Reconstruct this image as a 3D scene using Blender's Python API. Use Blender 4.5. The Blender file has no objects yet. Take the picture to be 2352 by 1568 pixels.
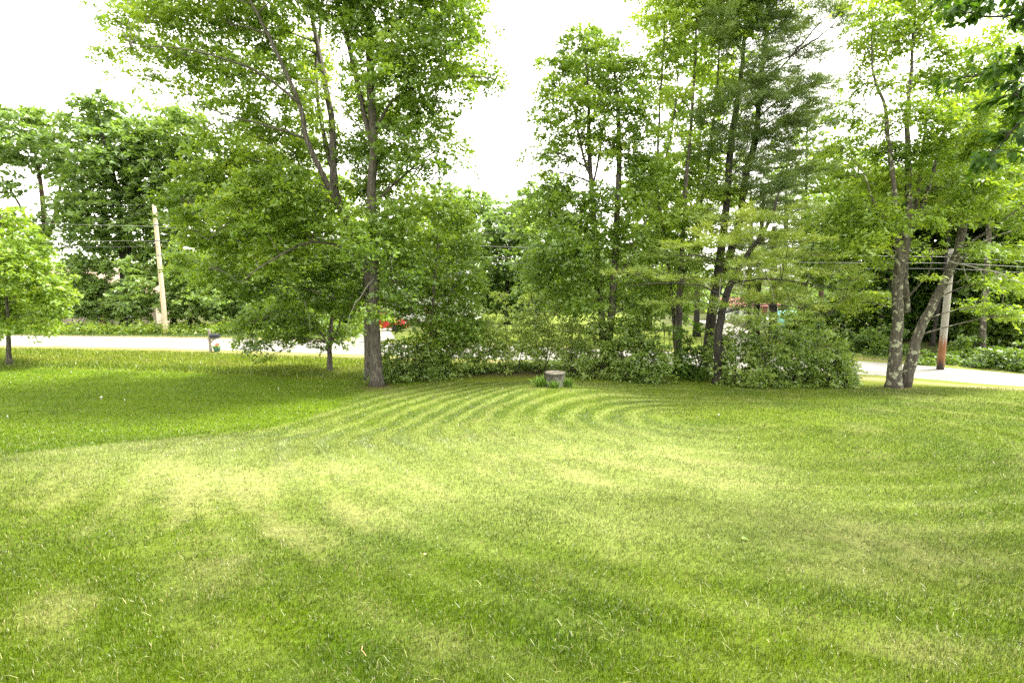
import bpy, math, random
import numpy as np
from mathutils import Vector, Matrix

random.seed(7)
RNG = np.random.default_rng(11)
PI = math.pi
SC = bpy.context.scene
COL = SC.collection

# ------------------------------------------------------------------ camera
F_PX, CX, CY = 1176.0, 1176.0, 784.0          # focal length and centre, in units of a 2352 x 1568 picture
PITCH = math.radians(7.9)
CAM = np.array([0.0, 0.0, 2.2])
cd = bpy.data.cameras.new('camera')
cd.sensor_width = 36.0
cd.lens = 18.0
cd.clip_start = 0.05
cd.clip_end = 2000.0
cam = bpy.data.objects.new('camera', cd)
cam.location = CAM
cam.rotation_euler = (PI / 2 - PITCH, 0, 0)
COL.objects.link(cam)
SC.camera = cam

# ------------------------------------------------------------------ sky, sun, exposure (bright overcast)
SUN_EL, SUN_AZ = math.radians(56), math.radians(72)    # azimuth clockwise from +Y: high on the right
world = bpy.data.worlds.new('World')
SC.world = world
world.use_nodes = True
wn, wl = world.node_tree.nodes, world.node_tree.links
wn.clear()
w_out = wn.new('ShaderNodeOutputWorld')
w_bg = wn.new('ShaderNodeBackground')
w_sky = wn.new('ShaderNodeTexSky')
w_sky.sky_type = 'NISHITA'
w_sky.sun_disc = False
w_sky.sun_elevation = SUN_EL
w_sky.sun_rotation = SUN_AZ
w_mix = wn.new('ShaderNodeMix')
w_mix.data_type = 'RGBA'
w_mix.inputs['Factor'].default_value = 0.9           # an even layer of white cloud over the blue
w_mix.inputs['B'].default_value = (9.0, 8.7, 7.8, 1)
wl.new(w_sky.outputs['Color'], w_mix.inputs['A'])
wl.new(w_mix.outputs['Result'], w_bg.inputs['Color'])
w_bg.inputs['Strength'].default_value = 0.052
wl.new(w_bg.outputs['Background'], w_out.inputs['Surface'])

sd = bpy.data.lights.new('sun', 'SUN')
sd.energy = 1.5
sd.angle = math.radians(14)
sd.color = (1.0, 0.96, 0.88)
sun = bpy.data.objects.new('sun', sd)
COL.objects.link(sun)
sdir = Vector((math.sin(SUN_AZ) * math.cos(SUN_EL), math.cos(SUN_AZ) * math.cos(SUN_EL), math.sin(SUN_EL)))
sun.rotation_euler = sdir.to_track_quat('Z', 'Y').to_euler()
sun.location = (0, -20, 40)

vs = SC.view_settings
vs.view_transform = 'Standard'
vs.look = 'None'
vs.gamma = 1.0
vs.use_curve_mapping = False
vs.exposure = 3.26
SC.render.engine = 'CYCLES'
SC.cycles.max_bounces = 12
SC.cycles.diffuse_bounces = 6
SC.cycles.transmission_bounces = 8
SC.cycles.glossy_bounces = 2
SC.cycles.use_denoising = False
SC.cycles.sample_clamp_indirect = 6.0

# ------------------------------------------------------------------ numeric helpers
def vnoise(x, y, seed=0):
    """smooth value noise in 0..1"""
    x = np.asarray(x, float); y = np.asarray(y, float)
    xi = np.floor(x).astype(np.int64); yi = np.floor(y).astype(np.int64)
    fx = x - xi; fy = y - yi
    fx = fx * fx * (3 - 2 * fx); fy = fy * fy * (3 - 2 * fy)
    def h(i, j):
        n = (i * 374761393 + j * 668265263 + seed * 974711) & 0x7fffffff
        n = ((n ^ (n >> 13)) * 1274126177) & 0x7fffffff
        n = (n ^ (n >> 16)) & 0xffff
        return n / 65535.0
    return (h(xi, yi) * (1 - fx) + h(xi + 1, yi) * fx) * (1 - fy) + (h(xi, yi + 1) * (1 - fx) + h(xi + 1, yi + 1) * fx) * fy

def fbm(x, y, seed=0, o=4):
    s, a, t = 0.0, 1.0, 0.0
    for k in range(o):
        s = s + a * vnoise(np.asarray(x) * 2 ** k + 17.3 * k, np.asarray(y) * 2 ** k - 9.1 * k, seed + k)
        t += a; a *= 0.55
    return s / t

def softplus(v, k):
    v = np.asarray(v, float) / k
    return k * np.where(v > 30, v, np.log1p(np.exp(np.minimum(v, 30))))

def sstep(a, b, v):
    t = np.clip((np.asarray(v, float) - a) / (b - a), 0, 1)
    return t * t * (3 - 2 * t)

STUMP = (1.5, 17.5)

def gz(x, y):
    """height of the ground"""
    x = np.asarray(x, float); y = np.asarray(y, float)
    yy = np.maximum(y, -6.0)
    z = -0.121 * (yy - softplus(yy - 19.6, 1.0))
    drop = 0.085 * softplus(y - 37.0, 2.0)
    z = z - 3.0 * (1 - np.exp(-drop / 3.0))
    z = z + 0.32 * np.exp(-((x - STUMP[0]) ** 2 + (y - STUMP[1]) ** 2) / 5.0)
    left = sstep(0.5, -4.0, x)
    z = z + left * (0.22 * np.exp(-((y - 7.6) / 2.0) ** 2) - 0.30 * np.exp(-((y - 14.0) / 4.0) ** 2))
    near = sstep(24, 18, y)
    z = z + near * 0.07 * (fbm(x * 0.35, y * 0.35, 3, 2) - 0.5)
    return z

def ray(px, py):
    u, v = np.asarray(px, float) - CX, np.asarray(py, float) - CY
    c, s = math.cos(PITCH), math.sin(PITCH)
    return np.stack([u, F_PX * c - v * s, -F_PX * s - v * c], -1)

def pt(px, py, Y):
    """the place at distance Y ahead that the photograph shows at (px, py)"""
    d = ray(px, py)
    return CAM + d * ((Y - CAM[1]) / d[..., 1:2] if d.ndim > 1 else (Y - CAM[1]) / d[1])

T_GRID = np.concatenate([np.arange(1, 30, .05), np.arange(30, 120, .25), np.arange(120, 400, 2.0)])
def gpt(px, py):
    """where the line of sight through (px, py) meets the ground"""
    d = ray(px, py); d = d / d[1]
    t = T_GRID
    for _ in range(3):
        P = CAM[None] + d[None] * t[:, None]
        below = P[:, 2] < gz(P[:, 0], P[:, 1])
        k = int(np.argmax(below)) if below.any() else len(t) - 1
        t = np.linspace(t[max(k - 1, 0)], t[k], 12)
    return CAM + d * t[6]

def unit(v):
    return v / np.maximum(np.linalg.norm(v, axis=-1, keepdims=True), 1e-9)

# ------------------------------------------------------------------ object helpers
def tag(o, label=None, cat=None, group=None, kind=None):
    if label: o['label'] = label
    if cat: o['category'] = cat
    if group: o['group'] = group
    if kind: o['kind'] = kind
    return o

def thing(name, label, cat, loc=(0, 0, 0), rotz=0.0, group=None):
    o = bpy.data.objects.new(name, None)
    o.empty_display_size = 0.2
    o.location = tuple(float(c) for c in loc); o.rotation_euler = (0, 0, rotz)
    COL.objects.link(o)
    return tag(o, label, cat, group)

def link(name, me, mat, parent=None, kind=None, world_coords=True):
    o = bpy.data.objects.new(name, me)
    COL.objects.link(o)
    if mat is not None and len(me.materials) == 0: me.materials.append(mat)
    if parent is not None:
        o.parent = parent
        if world_coords:                         # the mesh was written in world coordinates
            b = parent; M = Matrix.Identity(4)
            while b is not None:
                M = b.matrix_basis @ (b.matrix_parent_inverse @ M if b.parent else M); b = b.parent
            o.matrix_parent_inverse = M.inverted()
    if kind: o['kind'] = kind
    return o

def np_mesh(name, V, faces_list, attrs=None, smooth=False):
    """V (n,3); faces_list: arrays (m,k) of vertex indices"""
    me = bpy.data.meshes.new(name)
    V = np.ascontiguousarray(V, dtype=np.float32)
    me.vertices.add(len(V)); me.vertices.foreach_set('co', V.ravel())
    idx = np.concatenate([f.ravel() for f in faces_list]).astype(np.int32)
    tot = np.concatenate([np.full(len(f), f.shape[1], np.int32) for f in faces_list])
    start = np.concatenate([[0], np.cumsum(tot)[:-1]]).astype(np.int32)
    me.loops.add(len(idx)); me.loops.foreach_set('vertex_index', idx)
    me.polygons.add(len(tot)); me.polygons.foreach_set('loop_start', start); me.polygons.foreach_set('loop_total', tot)
    me.polygons.foreach_set('use_smooth', np.full(len(tot), bool(smooth)))
    for k, a in (attrs or {}).items():
        a = np.ascontiguousarray(a, dtype=np.float32)
        if a.ndim == 1:
            me.attributes.new(k, 'FLOAT', 'POINT').data.foreach_set('value', a)
        else:
            if a.shape[1] == 3: a = np.concatenate([a, np.ones((len(a), 1), np.float32)], 1)
            me.attributes.new(k, 'FLOAT_COLOR', 'POINT').data.foreach_set('color', np.ascontiguousarray(a).ravel())
    me.update(calc_edges=True)
    return me

class MB:
    """collects boxes, tubes and faces into one mesh"""
    def __init__(s): s.v, s.f, s.n = [], [], 0
    def add(s, V, F):
        V = np.asarray(V, float)
        s.v.append(V); s.f += [tuple(i + s.n for i in f) for f in F]; s.n += len(V); return s
    def box(s, x0, x1, y0, y1, z0, z1, bev=0.0):
        if bev <= 0:
            V = [(x, y, z) for z in (z0, z1) for x, y in ((x0, y0), (x1, y0), (x1, y1), (x0, y1))]
            F = [(3, 2, 1, 0), (4, 5, 6, 7), (0, 1, 5, 4), (1, 2, 6, 5), (2, 3, 7, 6), (3, 0, 4, 7)]
            return s.add(V, F)
        b = bev; V = []
        for z, i in ((z0, b), (z0 + b, 0), (z1 - b, 0), (z1, b)):
            xs0, xs1, ys0, ys1 = x0 + i, x1 - i, y0 + i, y1 - i
            c = b if i == 0 else b * 0.4
            V += [(xs0 + c, ys0, z), (xs1 - c, ys0, z), (xs1, ys0 + c, z), (xs1, ys1 - c, z), (xs1 - c, ys1, z), (xs0 + c, ys1, z), (xs0, ys1 - c, z), (xs0, ys0 + c, z)]
        F = [tuple(range(7, -1, -1)), tuple(range(24, 32))]
        for k in range(3):
            for j in range(8):
                F.append((k * 8 + j, k * 8 + (j + 1) % 8, k * 8 + 8 + (j + 1) % 8, k * 8 + 8 + j))
        return s.add(V, F)
    def tube(s, P, R, n=8, cap=True, wob=0.0, seed=0):
        P = np.asarray(P, float); R = np.asarray(R, float)
        T = unit(np.gradient(P, axis=0))
        ref = np.array([0.3, 1.0, 0.15])
        U = unit(np.cross(T, ref)); W = np.cross(T, U)
        a = np.arange(n) * 2 * PI / n
        ring = R[:, None, None] * (np.cos(a)[None, :, None] * U[:, None, :] + np.sin(a)[None, :, None] * W[:, None, :])
        if wob:
            k = np.arange(len(P))
            ww = 1 + wob * (2 * vnoise(np.cos(a)[None, :] * 2.2 + seed * 7.7 + k[:, None] * 0.05, np.sin(a)[None, :] * 2.2 + k[:, None] * 0.35, seed) - 1)
            ring = ring * ww[:, :, None]
        V = (P[:, None, :] + ring).reshape(-1, 3)
        F = []
        for i in range(len(P) - 1):
            for j in range(n):
                F.append((i * n + j, i * n + (j + 1) % n, (i + 1) * n + (j + 1) % n, (i + 1) * n + j))
        if cap:
            F.append(tuple(range(n - 1, -1, -1))); F.append(tuple((len(P) - 1) * n + j for j in range(n)))
        return s.add(V, F)
    def lathe(s, prof, n=24, c=(0, 0, 0)):
        a = np.arange(n) * 2 * PI / n
        V = [(c[0] + r * math.cos(t), c[1] + r * math.sin(t), c[2] + z) for r, z in prof for t in a]
        F = []
        for i in range(len(prof) - 1):
            for j in range(n):
                F.append((i * n + j, i * n + (j + 1) % n, (i + 1) * n + (j + 1) % n, (i + 1) * n + j))
        F.append(tuple(range(n - 1, -1, -1))); F.append(tuple((len(prof) - 1) * n + j for j in range(n)))
        return s.add(V, F)
    def mesh(s, name, smooth=False):
        me = bpy.data.meshes.new(name)
        me.from_pydata(np.concatenate(s.v).tolist(), [], s.f)
        me.polygons.foreach_set('use_smooth', np.full(len(me.polygons), bool(smooth)))
        me.update(); return me
    def build(s, name, mat, parent=None, smooth=False, kind=None, world_coords=False):
        return link(name, s.mesh(name, smooth), mat, parent, kind, world_coords)

# ------------------------------------------------------------------ materials
def new_mat(name):
    m = bpy.data.materials.new(name); m.use_nodes = True
    nt = m.node_tree; nt.nodes.clear()
    return m, nt, nt.nodes.new('ShaderNodeOutputMaterial')

def N(nt, t, **kw):
    n = nt.nodes.new(t)
    for k, v in kw.items():
        if k in n.inputs: n.inputs[k].default_value = v
        else: setattr(n, k, v)
    return n

def ramp(nt, fac, stops):
    r = nt.nodes.new('ShaderNodeValToRGB')
    els = r.color_ramp.elements
    while len(els) < len(stops): els.new(0.5)
    for e, (p, c) in zip(els, stops):
        e.position = p; e.color = (*c, 1)
    nt.links.new(fac, r.inputs['Fac'])
    return r.outputs['Color']

def plain(name, col, rough=0.6, metal=0.0, var=0.12, scale=6.0, bump=0.0, coat=0.0):
    m, nt, out = new_mat(name)
    p = N(nt, 'ShaderNodeBsdfPrincipled', Roughness=rough, Metallic=metal)
    p.inputs['Coat Weight'].default_value = coat
    tc = N(nt, 'ShaderNodeTexCoord')
    no = N(nt, 'ShaderNodeTexNoise', Scale=scale, Detail=5.0)
    nt.links.new(tc.outputs['Object'], no.inputs['Vector'])
    lo = tuple(c * (1 - var) for c in col); hi = tuple(min(1, c * (1 + var)) for c in col)
    nt.links.new(ramp(nt, no.outputs['Fac'], [(0.3, lo), (0.7, hi)]), p.inputs['Base Color'])
    if bump:
        b = N(nt, 'ShaderNodeBump', Strength=bump, Distance=0.01)
        nt.links.new(no.outputs['Fac'], b.inputs['Height']); nt.links.new(b.outputs['Normal'], p.inputs['Normal'])
    nt.links.new(p.outputs['BSDF'], out.inputs['Surface'])
    return m

def leaf_mat(name, stops, trans=0.42, gloss=0.06, tboost=(1.6, 1.5, 0.7)):
    """leaves: tint attribute 0..1 picks the colour; light passes through"""
    m, nt, out = new_mat(name)
    at = N(nt, 'ShaderNodeAttribute', attribute_name='tint')
    c = ramp(nt, at.outputs['Fac'], stops)
    d = N(nt, 'ShaderNodeBsdfDiffuse')
    t = N(nt, 'ShaderNodeBsdfTranslucent')
    mu = N(nt, 'ShaderNodeMix', data_type='RGBA', blend_type='MULTIPLY')
    mu.inputs['Factor'].default_value = 1.0
    mu.inputs['B'].default_value = (*tboost, 1)
    nt.links.new(c, mu.inputs['A'])
    nt.links.new(c, d.inputs['Color']); nt.links.new(mu.outputs['Result'], t.inputs['Color'])
    mx = N(nt, 'ShaderNodeMixShader'); mx.inputs[0].default_value = trans
    nt.links.new(d.outputs[0], mx.inputs[1]); nt.links.new(t.outputs[0], mx.inputs[2])
    g = N(nt, 'ShaderNodeBsdfGlossy', Roughness=0.45); g.inputs['Color'].default_value = (0.9, 0.95, 0.9, 1)
    m2 = N(nt, 'ShaderNodeMixShader'); m2.inputs[0].default_value = gloss
    nt.links.new(mx.outputs[0], m2.inputs[1]); nt.links.new(g.outputs[0], m2.inputs[2])
    nt.links.new(m2.outputs[0], out.inputs['Surface'])
    return m

def bark_mat(name, dark, mid, light, lichen=None, scale=1.0, bump=0.9):
    m, nt, out = new_mat(name)
    p = N(nt, 'ShaderNodeBsdfPrincipled', Roughness=0.9)
    tc = N(nt, 'ShaderNodeTexCoord')
    mp = N(nt, 'ShaderNodeMapping'); mp.inputs['Scale'].default_value = (9 * scale, 9 * scale, 1.6 * scale)
    nt.links.new(tc.outputs['Object'], mp.inputs['Vector'])
    no = N(nt, 'ShaderNodeTexNoise', Scale=2.2, Detail=7.0, Roughness=0.65, Distortion=0.6)
    nt.links.new(mp.outputs[0], no.inputs['Vector'])
    c = ramp(nt, no.outputs['Fac'], [(0.32, dark), (0.5, mid), (0.68, light)])
    if lichen:
        n2 = N(nt, 'ShaderNodeTexNoise', Scale=5.0, Detail=4.0, Roughness=0.6)
        nt.links.new(tc.outputs['Object'], n2.inputs['Vector'])
        r2 = ramp(nt, n2.outputs['Fac'], [(0.56, (0, 0, 0)), (0.6, (1, 1, 1))])
        mx = N(nt, 'ShaderNodeMix', data_type='RGBA'); mx.inputs['B'].default_value = (*lichen, 1)
        nt.links.new(r2, mx.inputs['Factor']); nt.links.new(c, mx.inputs['A'])
        c = mx.outputs['Result']
    b = N(nt, 'ShaderNodeBump', Strength=bump, Distance=0.03)
    nt.links.new(no.outputs['Fac'], b.inputs['Height']); nt.links.new(b.outputs['Normal'], p.inputs['Normal'])
    nt.links.new(c, p.inputs['Base Color'])
    nt.links.new(p.outputs['BSDF'], out.inputs['Surface'])
    return m

G = {
    'maple':  [(0.0, (0.062, 0.118, 0.012)), (0.45, (0.125, 0.210, 0.021)), (0.8, (0.190, 0.290, 0.030)), (1.0, (0.270, 0.350, 0.040))],
    'bright': [(0.0, (0.098, 0.172, 0.016)), (0.5, (0.175, 0.280, 0.027)), (1.0, (0.280, 0.365, 0.045))],
    'dark':   [(0.0, (0.022, 0.060, 0.005)), (0.5, (0.055, 0.118, 0.011)), (1.0, (0.105, 0.185, 0.020))],
    'far':    [(0.0, (0.075, 0.135, 0.030)), (0.5, (0.130, 0.215, 0.045)), (1.0, (0.200, 0.295, 0.062))],
    'shrub':  [(0.0, (0.080, 0.140, 0.022)), (0.5, (0.150, 0.235, 0.040)), (1.0, (0.250, 0.330, 0.080))],
    'pale':   [(0.0, (0.090, 0.165, 0.014)), (0.5, (0.165, 0.260, 0.022)), (1.0, (0.265, 0.345, 0.040))],
    'pine':   [(0.0, (0.052, 0.092, 0.020)), (0.5, (0.100, 0.155, 0.032)), (1.0, (0.165, 0.220, 0.045))],
    'ypine':  [(0.0, (0.085, 0.145, 0.016)), (0.5, (0.180, 0.255, 0.030)), (1.0, (0.310, 0.370, 0.052))],
    'thicket': [(0.0, (0.095, 0.170, 0.035)), (0.5, (0.165, 0.265, 0.058)), (1.0, (0.245, 0.345, 0.095))],
}
LM = {k: leaf_mat(k + '_leaf', v, trans=(0.25 if 'pine' in k else 0.5), gloss=(0.02 if k == 'dark' else 0.05)) for k, v in G.items()}
BARK = {
    'maple': bark_mat('maple_bark', (0.018, 0.015, 0.011), (0.055, 0.047, 0.036), (0.15, 0.135, 0.105), bump=1.0),
    'dark':  bark_mat('dark_bark', (0.007, 0.0055, 0.004), (0.019, 0.0155, 0.012), (0.042, 0.035, 0.027)),
    'lichen': bark_mat('lichen_bark', (0.022, 0.018, 0.013), (0.06, 0.052, 0.038), (0.125, 0.11, 0.085), lichen=(0.26, 0.27, 0.18)),
    'pale':  bark_mat('pale_bark', (0.11, 0.10, 0.08), (0.20, 0.185, 0.155), (0.30, 0.285, 0.24), scale=2.0, bump=0.4),
    'red':   bark_mat('reddish_bark', (0.03, 0.017, 0.011), (0.07, 0.042, 0.027), (0.14, 0.085, 0.055)),
}

# ------------------------------------------------------------------ the lawn's colours and mowing stripes
C_MOW = gpt(1625, 962)[:2]
BND = np.array([gpt(x, y)[:2] for x, y in ((-60, 1062), (0, 1051), (150, 1030), (300, 1016), (460, 1000), (620, 984), (700, 962), (770, 935), (830, 908), (900, 893), (1000, 876))])
BND = BND[np.argsort(BND[:, 0])]
DRY = [(520, 1120, 1.0, .55), (700, 1085, .9, .45), (610, 1230, .7, .6), (800, 1165, .6, .6), (430, 1190, .6, .5), (880, 1120, .7, .5), (1260, 1320, .28, .75),
       (1780, 1430, .35, .6), (170, 1390, .35, .6), (1420, 1085, 1.0, .5), (1610, 1065, .9, .5), (2000, 1262, .7, .65), (1900, 1235, .6, .4), (300, 1100, .9, .35),
       (100, 1090, .9, .3), (1170, 1060, .8, .4), (1215, 872, .8, .6), (1340, 882, .8, .6), (870, 900, .7, .5), (2060, 905, 1.2, .55), (1000, 1500, .3, .3), (2100, 1500, .5, .4), (760, 1245, .4, .4)]
DRYW = [(*gpt(a, b)[:2], s, k) for a, b, s, k in DRY]
ROAD_C = np.array([(-90, 39.5), (-60, 36.8), (-34, 34.0), (-18.7, 32.1), (-8.5, 30.1), (0, 28.4), (8, 26.6), (16.8, 23.9), (21.6, 20.6), (28, 15.2), (40, 5), (60, -14)], float)

def curve_pts(P, n):
    """smooth polyline through P"""
    P = np.asarray(P, float)
    s = np.concatenate([[0], np.cumsum(np.linalg.norm(np.diff(P, axis=0), axis=1))])
    m = np.zeros_like(P)
    m[1:-1] = (P[2:] - P[:-2]) / (s[2:] - s[:-2])[:, None]
    m[0] = (P[1] - P[0]) / (s[1] - s[0]); m[-1] = (P[-1] - P[-2]) / (s[-1] - s[-2])
    q = np.linspace(0, s[-1], n); i = np.clip(np.searchsorted(s, q, 'right') - 1, 0, len(P) - 2)
    h = (s[i + 1] - s[i]); t = (q - s[i]) / h; h = h[:, None]; t = t[:, None]
    return (2 * t ** 3 - 3 * t ** 2 + 1) * P[i] + (t ** 3 - 2 * t ** 2 + t) * h * m[i] + (-2 * t ** 3 + 3 * t ** 2) * P[i + 1] + (t ** 3 - t ** 2) * h * m[i + 1]

ROAD = curve_pts(ROAD_C, 260)

def road_dist(x, y):
    x = np.asarray(x, float); sh = x.shape; x = x.ravel(); y = np.asarray(y, float).ravel()
    best = np.full(len(x), 1e9)
    for a in range(0, len(ROAD), 2):
        best = np.minimum(best, (x - ROAD[a, 0]) ** 2 + (y - ROAD[a, 1]) ** 2)
    return np.sqrt(best).reshape(sh)

MOWN_X = np.array([-60, -30, -20.5, -14, -10, -5.5, 0, 6, 12, 16, 30])
MOWN_Y = np.array([24.5, 24.0, 23.6, 22.6, 21.6, 20.8, 20.6, 20.4, 20.2, 19.6, 18.0])

def lawn_tone(x, y):
    """(colour, stripe -1..1, dry 0..1, mown 0..1) of the turf at x, y"""
    x = np.asarray(x, float); y = np.asarray(y, float)
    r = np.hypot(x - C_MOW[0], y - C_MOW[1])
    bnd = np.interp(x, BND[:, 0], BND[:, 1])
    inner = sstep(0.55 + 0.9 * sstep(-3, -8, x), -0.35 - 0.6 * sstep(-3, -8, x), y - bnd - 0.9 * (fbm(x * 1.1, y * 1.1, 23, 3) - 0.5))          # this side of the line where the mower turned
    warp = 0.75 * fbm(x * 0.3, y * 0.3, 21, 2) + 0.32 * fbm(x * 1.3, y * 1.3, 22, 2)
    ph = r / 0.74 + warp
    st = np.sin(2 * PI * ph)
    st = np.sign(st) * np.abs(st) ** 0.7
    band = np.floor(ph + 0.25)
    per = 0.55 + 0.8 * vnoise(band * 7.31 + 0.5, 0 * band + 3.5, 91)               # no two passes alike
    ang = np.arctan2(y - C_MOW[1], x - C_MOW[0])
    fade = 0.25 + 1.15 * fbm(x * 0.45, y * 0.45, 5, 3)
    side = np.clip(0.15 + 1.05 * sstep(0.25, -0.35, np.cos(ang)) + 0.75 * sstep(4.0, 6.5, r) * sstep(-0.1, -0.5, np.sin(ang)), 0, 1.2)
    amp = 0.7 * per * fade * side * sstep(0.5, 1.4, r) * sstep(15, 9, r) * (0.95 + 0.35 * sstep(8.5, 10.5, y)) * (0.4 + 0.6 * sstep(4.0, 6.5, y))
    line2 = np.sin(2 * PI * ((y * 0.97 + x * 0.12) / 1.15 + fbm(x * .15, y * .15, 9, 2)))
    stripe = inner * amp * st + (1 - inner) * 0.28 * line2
    dry = np.zeros_like(x)
    for a, b, s, k in DRYW:
        d = np.hypot((x - a) * 0.8, y - b) / s
        dry = np.maximum(dry, k * np.exp(-d * d * (0.7 + 0.9 * fbm(x * 1.7, y * 1.7, 31, 3))))
    n1 = fbm(x * 0.8, y * 0.8, 41, 4); n2 = fbm(x * 3.1, y * 3.1, 51, 3)
    streak = fbm(r * 2.6, ang * r * 0.7, 57, 4)
    fine = fbm(x * 7.0, y * 7.0, 58, 3)
    ns_ = sstep(.42, .62, 0.6 * streak + 0.4 * fine)
    dry = dry * (0.12 + 1.05 * ns_) + inner * 0.42 * sstep(0.50, 0.68, 0.5 * streak + 0.3 * n1 + 0.2 * fine) * sstep(2.0, 5.0, y)
    dry = np.clip(dry, 0, 1)
    edge = np.exp(-((y - bnd + 0.25) / 0.3) ** 2)
    dry = np.maximum(dry, 0.6 * edge * sstep(-1.0, -3.0, x) * (0.2 + 1.2 * fine) * sstep(.3, .6, streak))
    my = np.interp(x, MOWN_X, MOWN_Y)
    mown = sstep(0.15, -0.15, y - my)
    green = np.stack([0.088 + 0 * x, 0.134 + 0 * x, 0.002 + 0 * x], -1)
    lush = np.array([0.045, 0.083, 0.0015]); straw = np.array([0.245, 0.230, 0.100]); palec = np.array([0.196, 0.238, 0.064])
    c = green + (lush - green) * np.clip((fbm(x * 0.6 + 9, y * 0.6, 61, 3) - 0.35) * 2.2, 0, 1)[..., None] * 0.9
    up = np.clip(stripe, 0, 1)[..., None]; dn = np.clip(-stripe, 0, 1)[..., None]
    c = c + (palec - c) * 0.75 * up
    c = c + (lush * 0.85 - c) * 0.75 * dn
    c = c + (palec - c) * (inner * (0.12 * sstep(3.5, 7.0, y) + 0.62 * sstep(4.2, 6.4, y + 0.25 * x) * sstep(13.5, 9.0, y) * sstep(6.5, 2.5, x)) * (0.35 + 1.2 * n1))[..., None]
    c = c + (np.array([0.086, 0.146, 0.002]) - c) * (0.6 * (1 - inner))[..., None]
    c = c + (straw - c) * (0.48 * dry)[..., None]
    wild = np.array([0.145, 0.190, 0.014])
    c = c + (wild - c) * ((1 - mown) * 0.8)[..., None]
    return c, stripe, dry, mown

# ------------------------------------------------------------------ ground
def axis(parts):
    out = []
    for a, b, s in parts: out.append(np.arange(a, b, s))
    return np.unique(np.round(np.concatenate(out), 4))
gx = axis([(-400, -60, 20), (-60, -26, 1.0), (-26, 26, 0.2), (26, 60, 1.0), (60, 401, 20)])
gy = axis([(-40, 0, 4), (0, 26, 0.16), (26, 45, 0.6), (45, 90, 2.5), (90, 601, 30)])
X, Y = np.meshgrid(gx, gy)
Z = gz(X, Y)
col, stripe, dry, mown = lawn_tone(X, Y)
rd = road_dist(X, Y)
soil = np.array([0.075, 0.055, 0.035]); farg = np.array([0.15, 0.19, 0.03]); wood = np.array([0.045, 0.05, 0.02])
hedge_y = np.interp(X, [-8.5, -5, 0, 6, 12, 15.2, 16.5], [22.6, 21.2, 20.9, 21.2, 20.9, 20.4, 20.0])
soil_bed = np.exp(-((Y - hedge_y - 1.7) / 1.15) ** 2) * sstep(-8.5, -6.0, X) * sstep(16.5, 14.5, X)  # strip of bare brown soil under the row of bushes
col = col + (soil - col) * (0.85 * soil_bed)[..., None]
beyond = sstep(26, 34, Y) * (rd > 2.0)
col = col + (farg - col) * beyond[..., None]
woods = np.clip(sstep(34, 37, Y) * sstep(-2, -12, X) + sstep(2.5, 6, rd) * sstep(14, 20, X) * sstep(16, 22, Y), 0, 1) * (0.5 + 0.7 * fbm(X * .3, Y * .3, 77, 2))
col = col + (wood - col) * np.clip(woods, 0, 1)[..., None]
for tx_, ty_ in ((868, 887), (2064, 890), (757, 853), (1396, 862), (1622, 854), (1556, 856)):
    g_ = gpt(tx_, ty_); dd = np.hypot(X - g_[0], Y - g_[1])
    col = col + (np.array([0.10, 0.075, 0.04]) - col) * (0.85 * np.exp(-(dd / .75) ** 2) * (0.4 + 1.1 * fbm(X * 3, Y * 3, 93, 2)))[..., None].clip(0, 1)
shoulder = np.exp(-((rd - 3.0) / 0.45) ** 2) * (0.5 + fbm(X * 1.5, Y * 1.5, 88, 3))
col = col + (np.array([0.30, 0.24, 0.13]) - col) * np.clip(0.8 * shoulder, 0, 1)[..., None]
ny, nx = X.shape
ii = np.arange(ny * nx).reshape(ny, nx)
quads = np.stack([ii[:-1, :-1], ii[:-1, 1:], ii[1:, 1:], ii[1:, :-1]], -1).reshape(-1, 4)
m, nt, out = new_mat('turf')
at = N(nt, 'ShaderNodeAttribute', attribute_name='col')
geo = N(nt, 'ShaderNodeNewGeometry')
no = N(nt, 'ShaderNodeTexNoise', Scale=14.0, Detail=6.0, Roughness=0.75)
nt.links.new(geo.outputs['Position'], no.inputs['Vector'])
hv = N(nt, 'ShaderNodeMix', data_type='RGBA', blend_type='MULTIPLY'); hv.inputs['Factor'].default_value = 1.0
nt.links.new(at.outputs['Color'], hv.inputs['A'])
nt.links.new(ramp(nt, no.outputs['Fac'], [(0.25, (0.5, 0.5, 0.5)), (0.75, (1.3, 1.3, 1.25))]), hv.inputs['B'])
p = N(nt, 'ShaderNodeBsdfPrincipled', Roughness=0.95)
p.inputs['Specular IOR Level'].default_value = 0.1
nt.links.new(hv.outputs['Result'], p.inputs['Base Color'])
bu = N(nt, 'ShaderNodeBump', Strength=0.7, Distance=0.04)
nt.links.new(no.outputs['Fac'], bu.inputs['Height']); nt.links.new(bu.outputs['Normal'], p.inputs['Normal'])
nt.links.new(p.outputs['BSDF'], out.inputs['Surface'])
M_TURF = m
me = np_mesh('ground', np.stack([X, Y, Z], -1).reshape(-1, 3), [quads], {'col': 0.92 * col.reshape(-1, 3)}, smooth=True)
tag(link('ground', me, M_TURF), 'gently sloping mown lawn falling to the road', None, None, 'structure')

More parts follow.
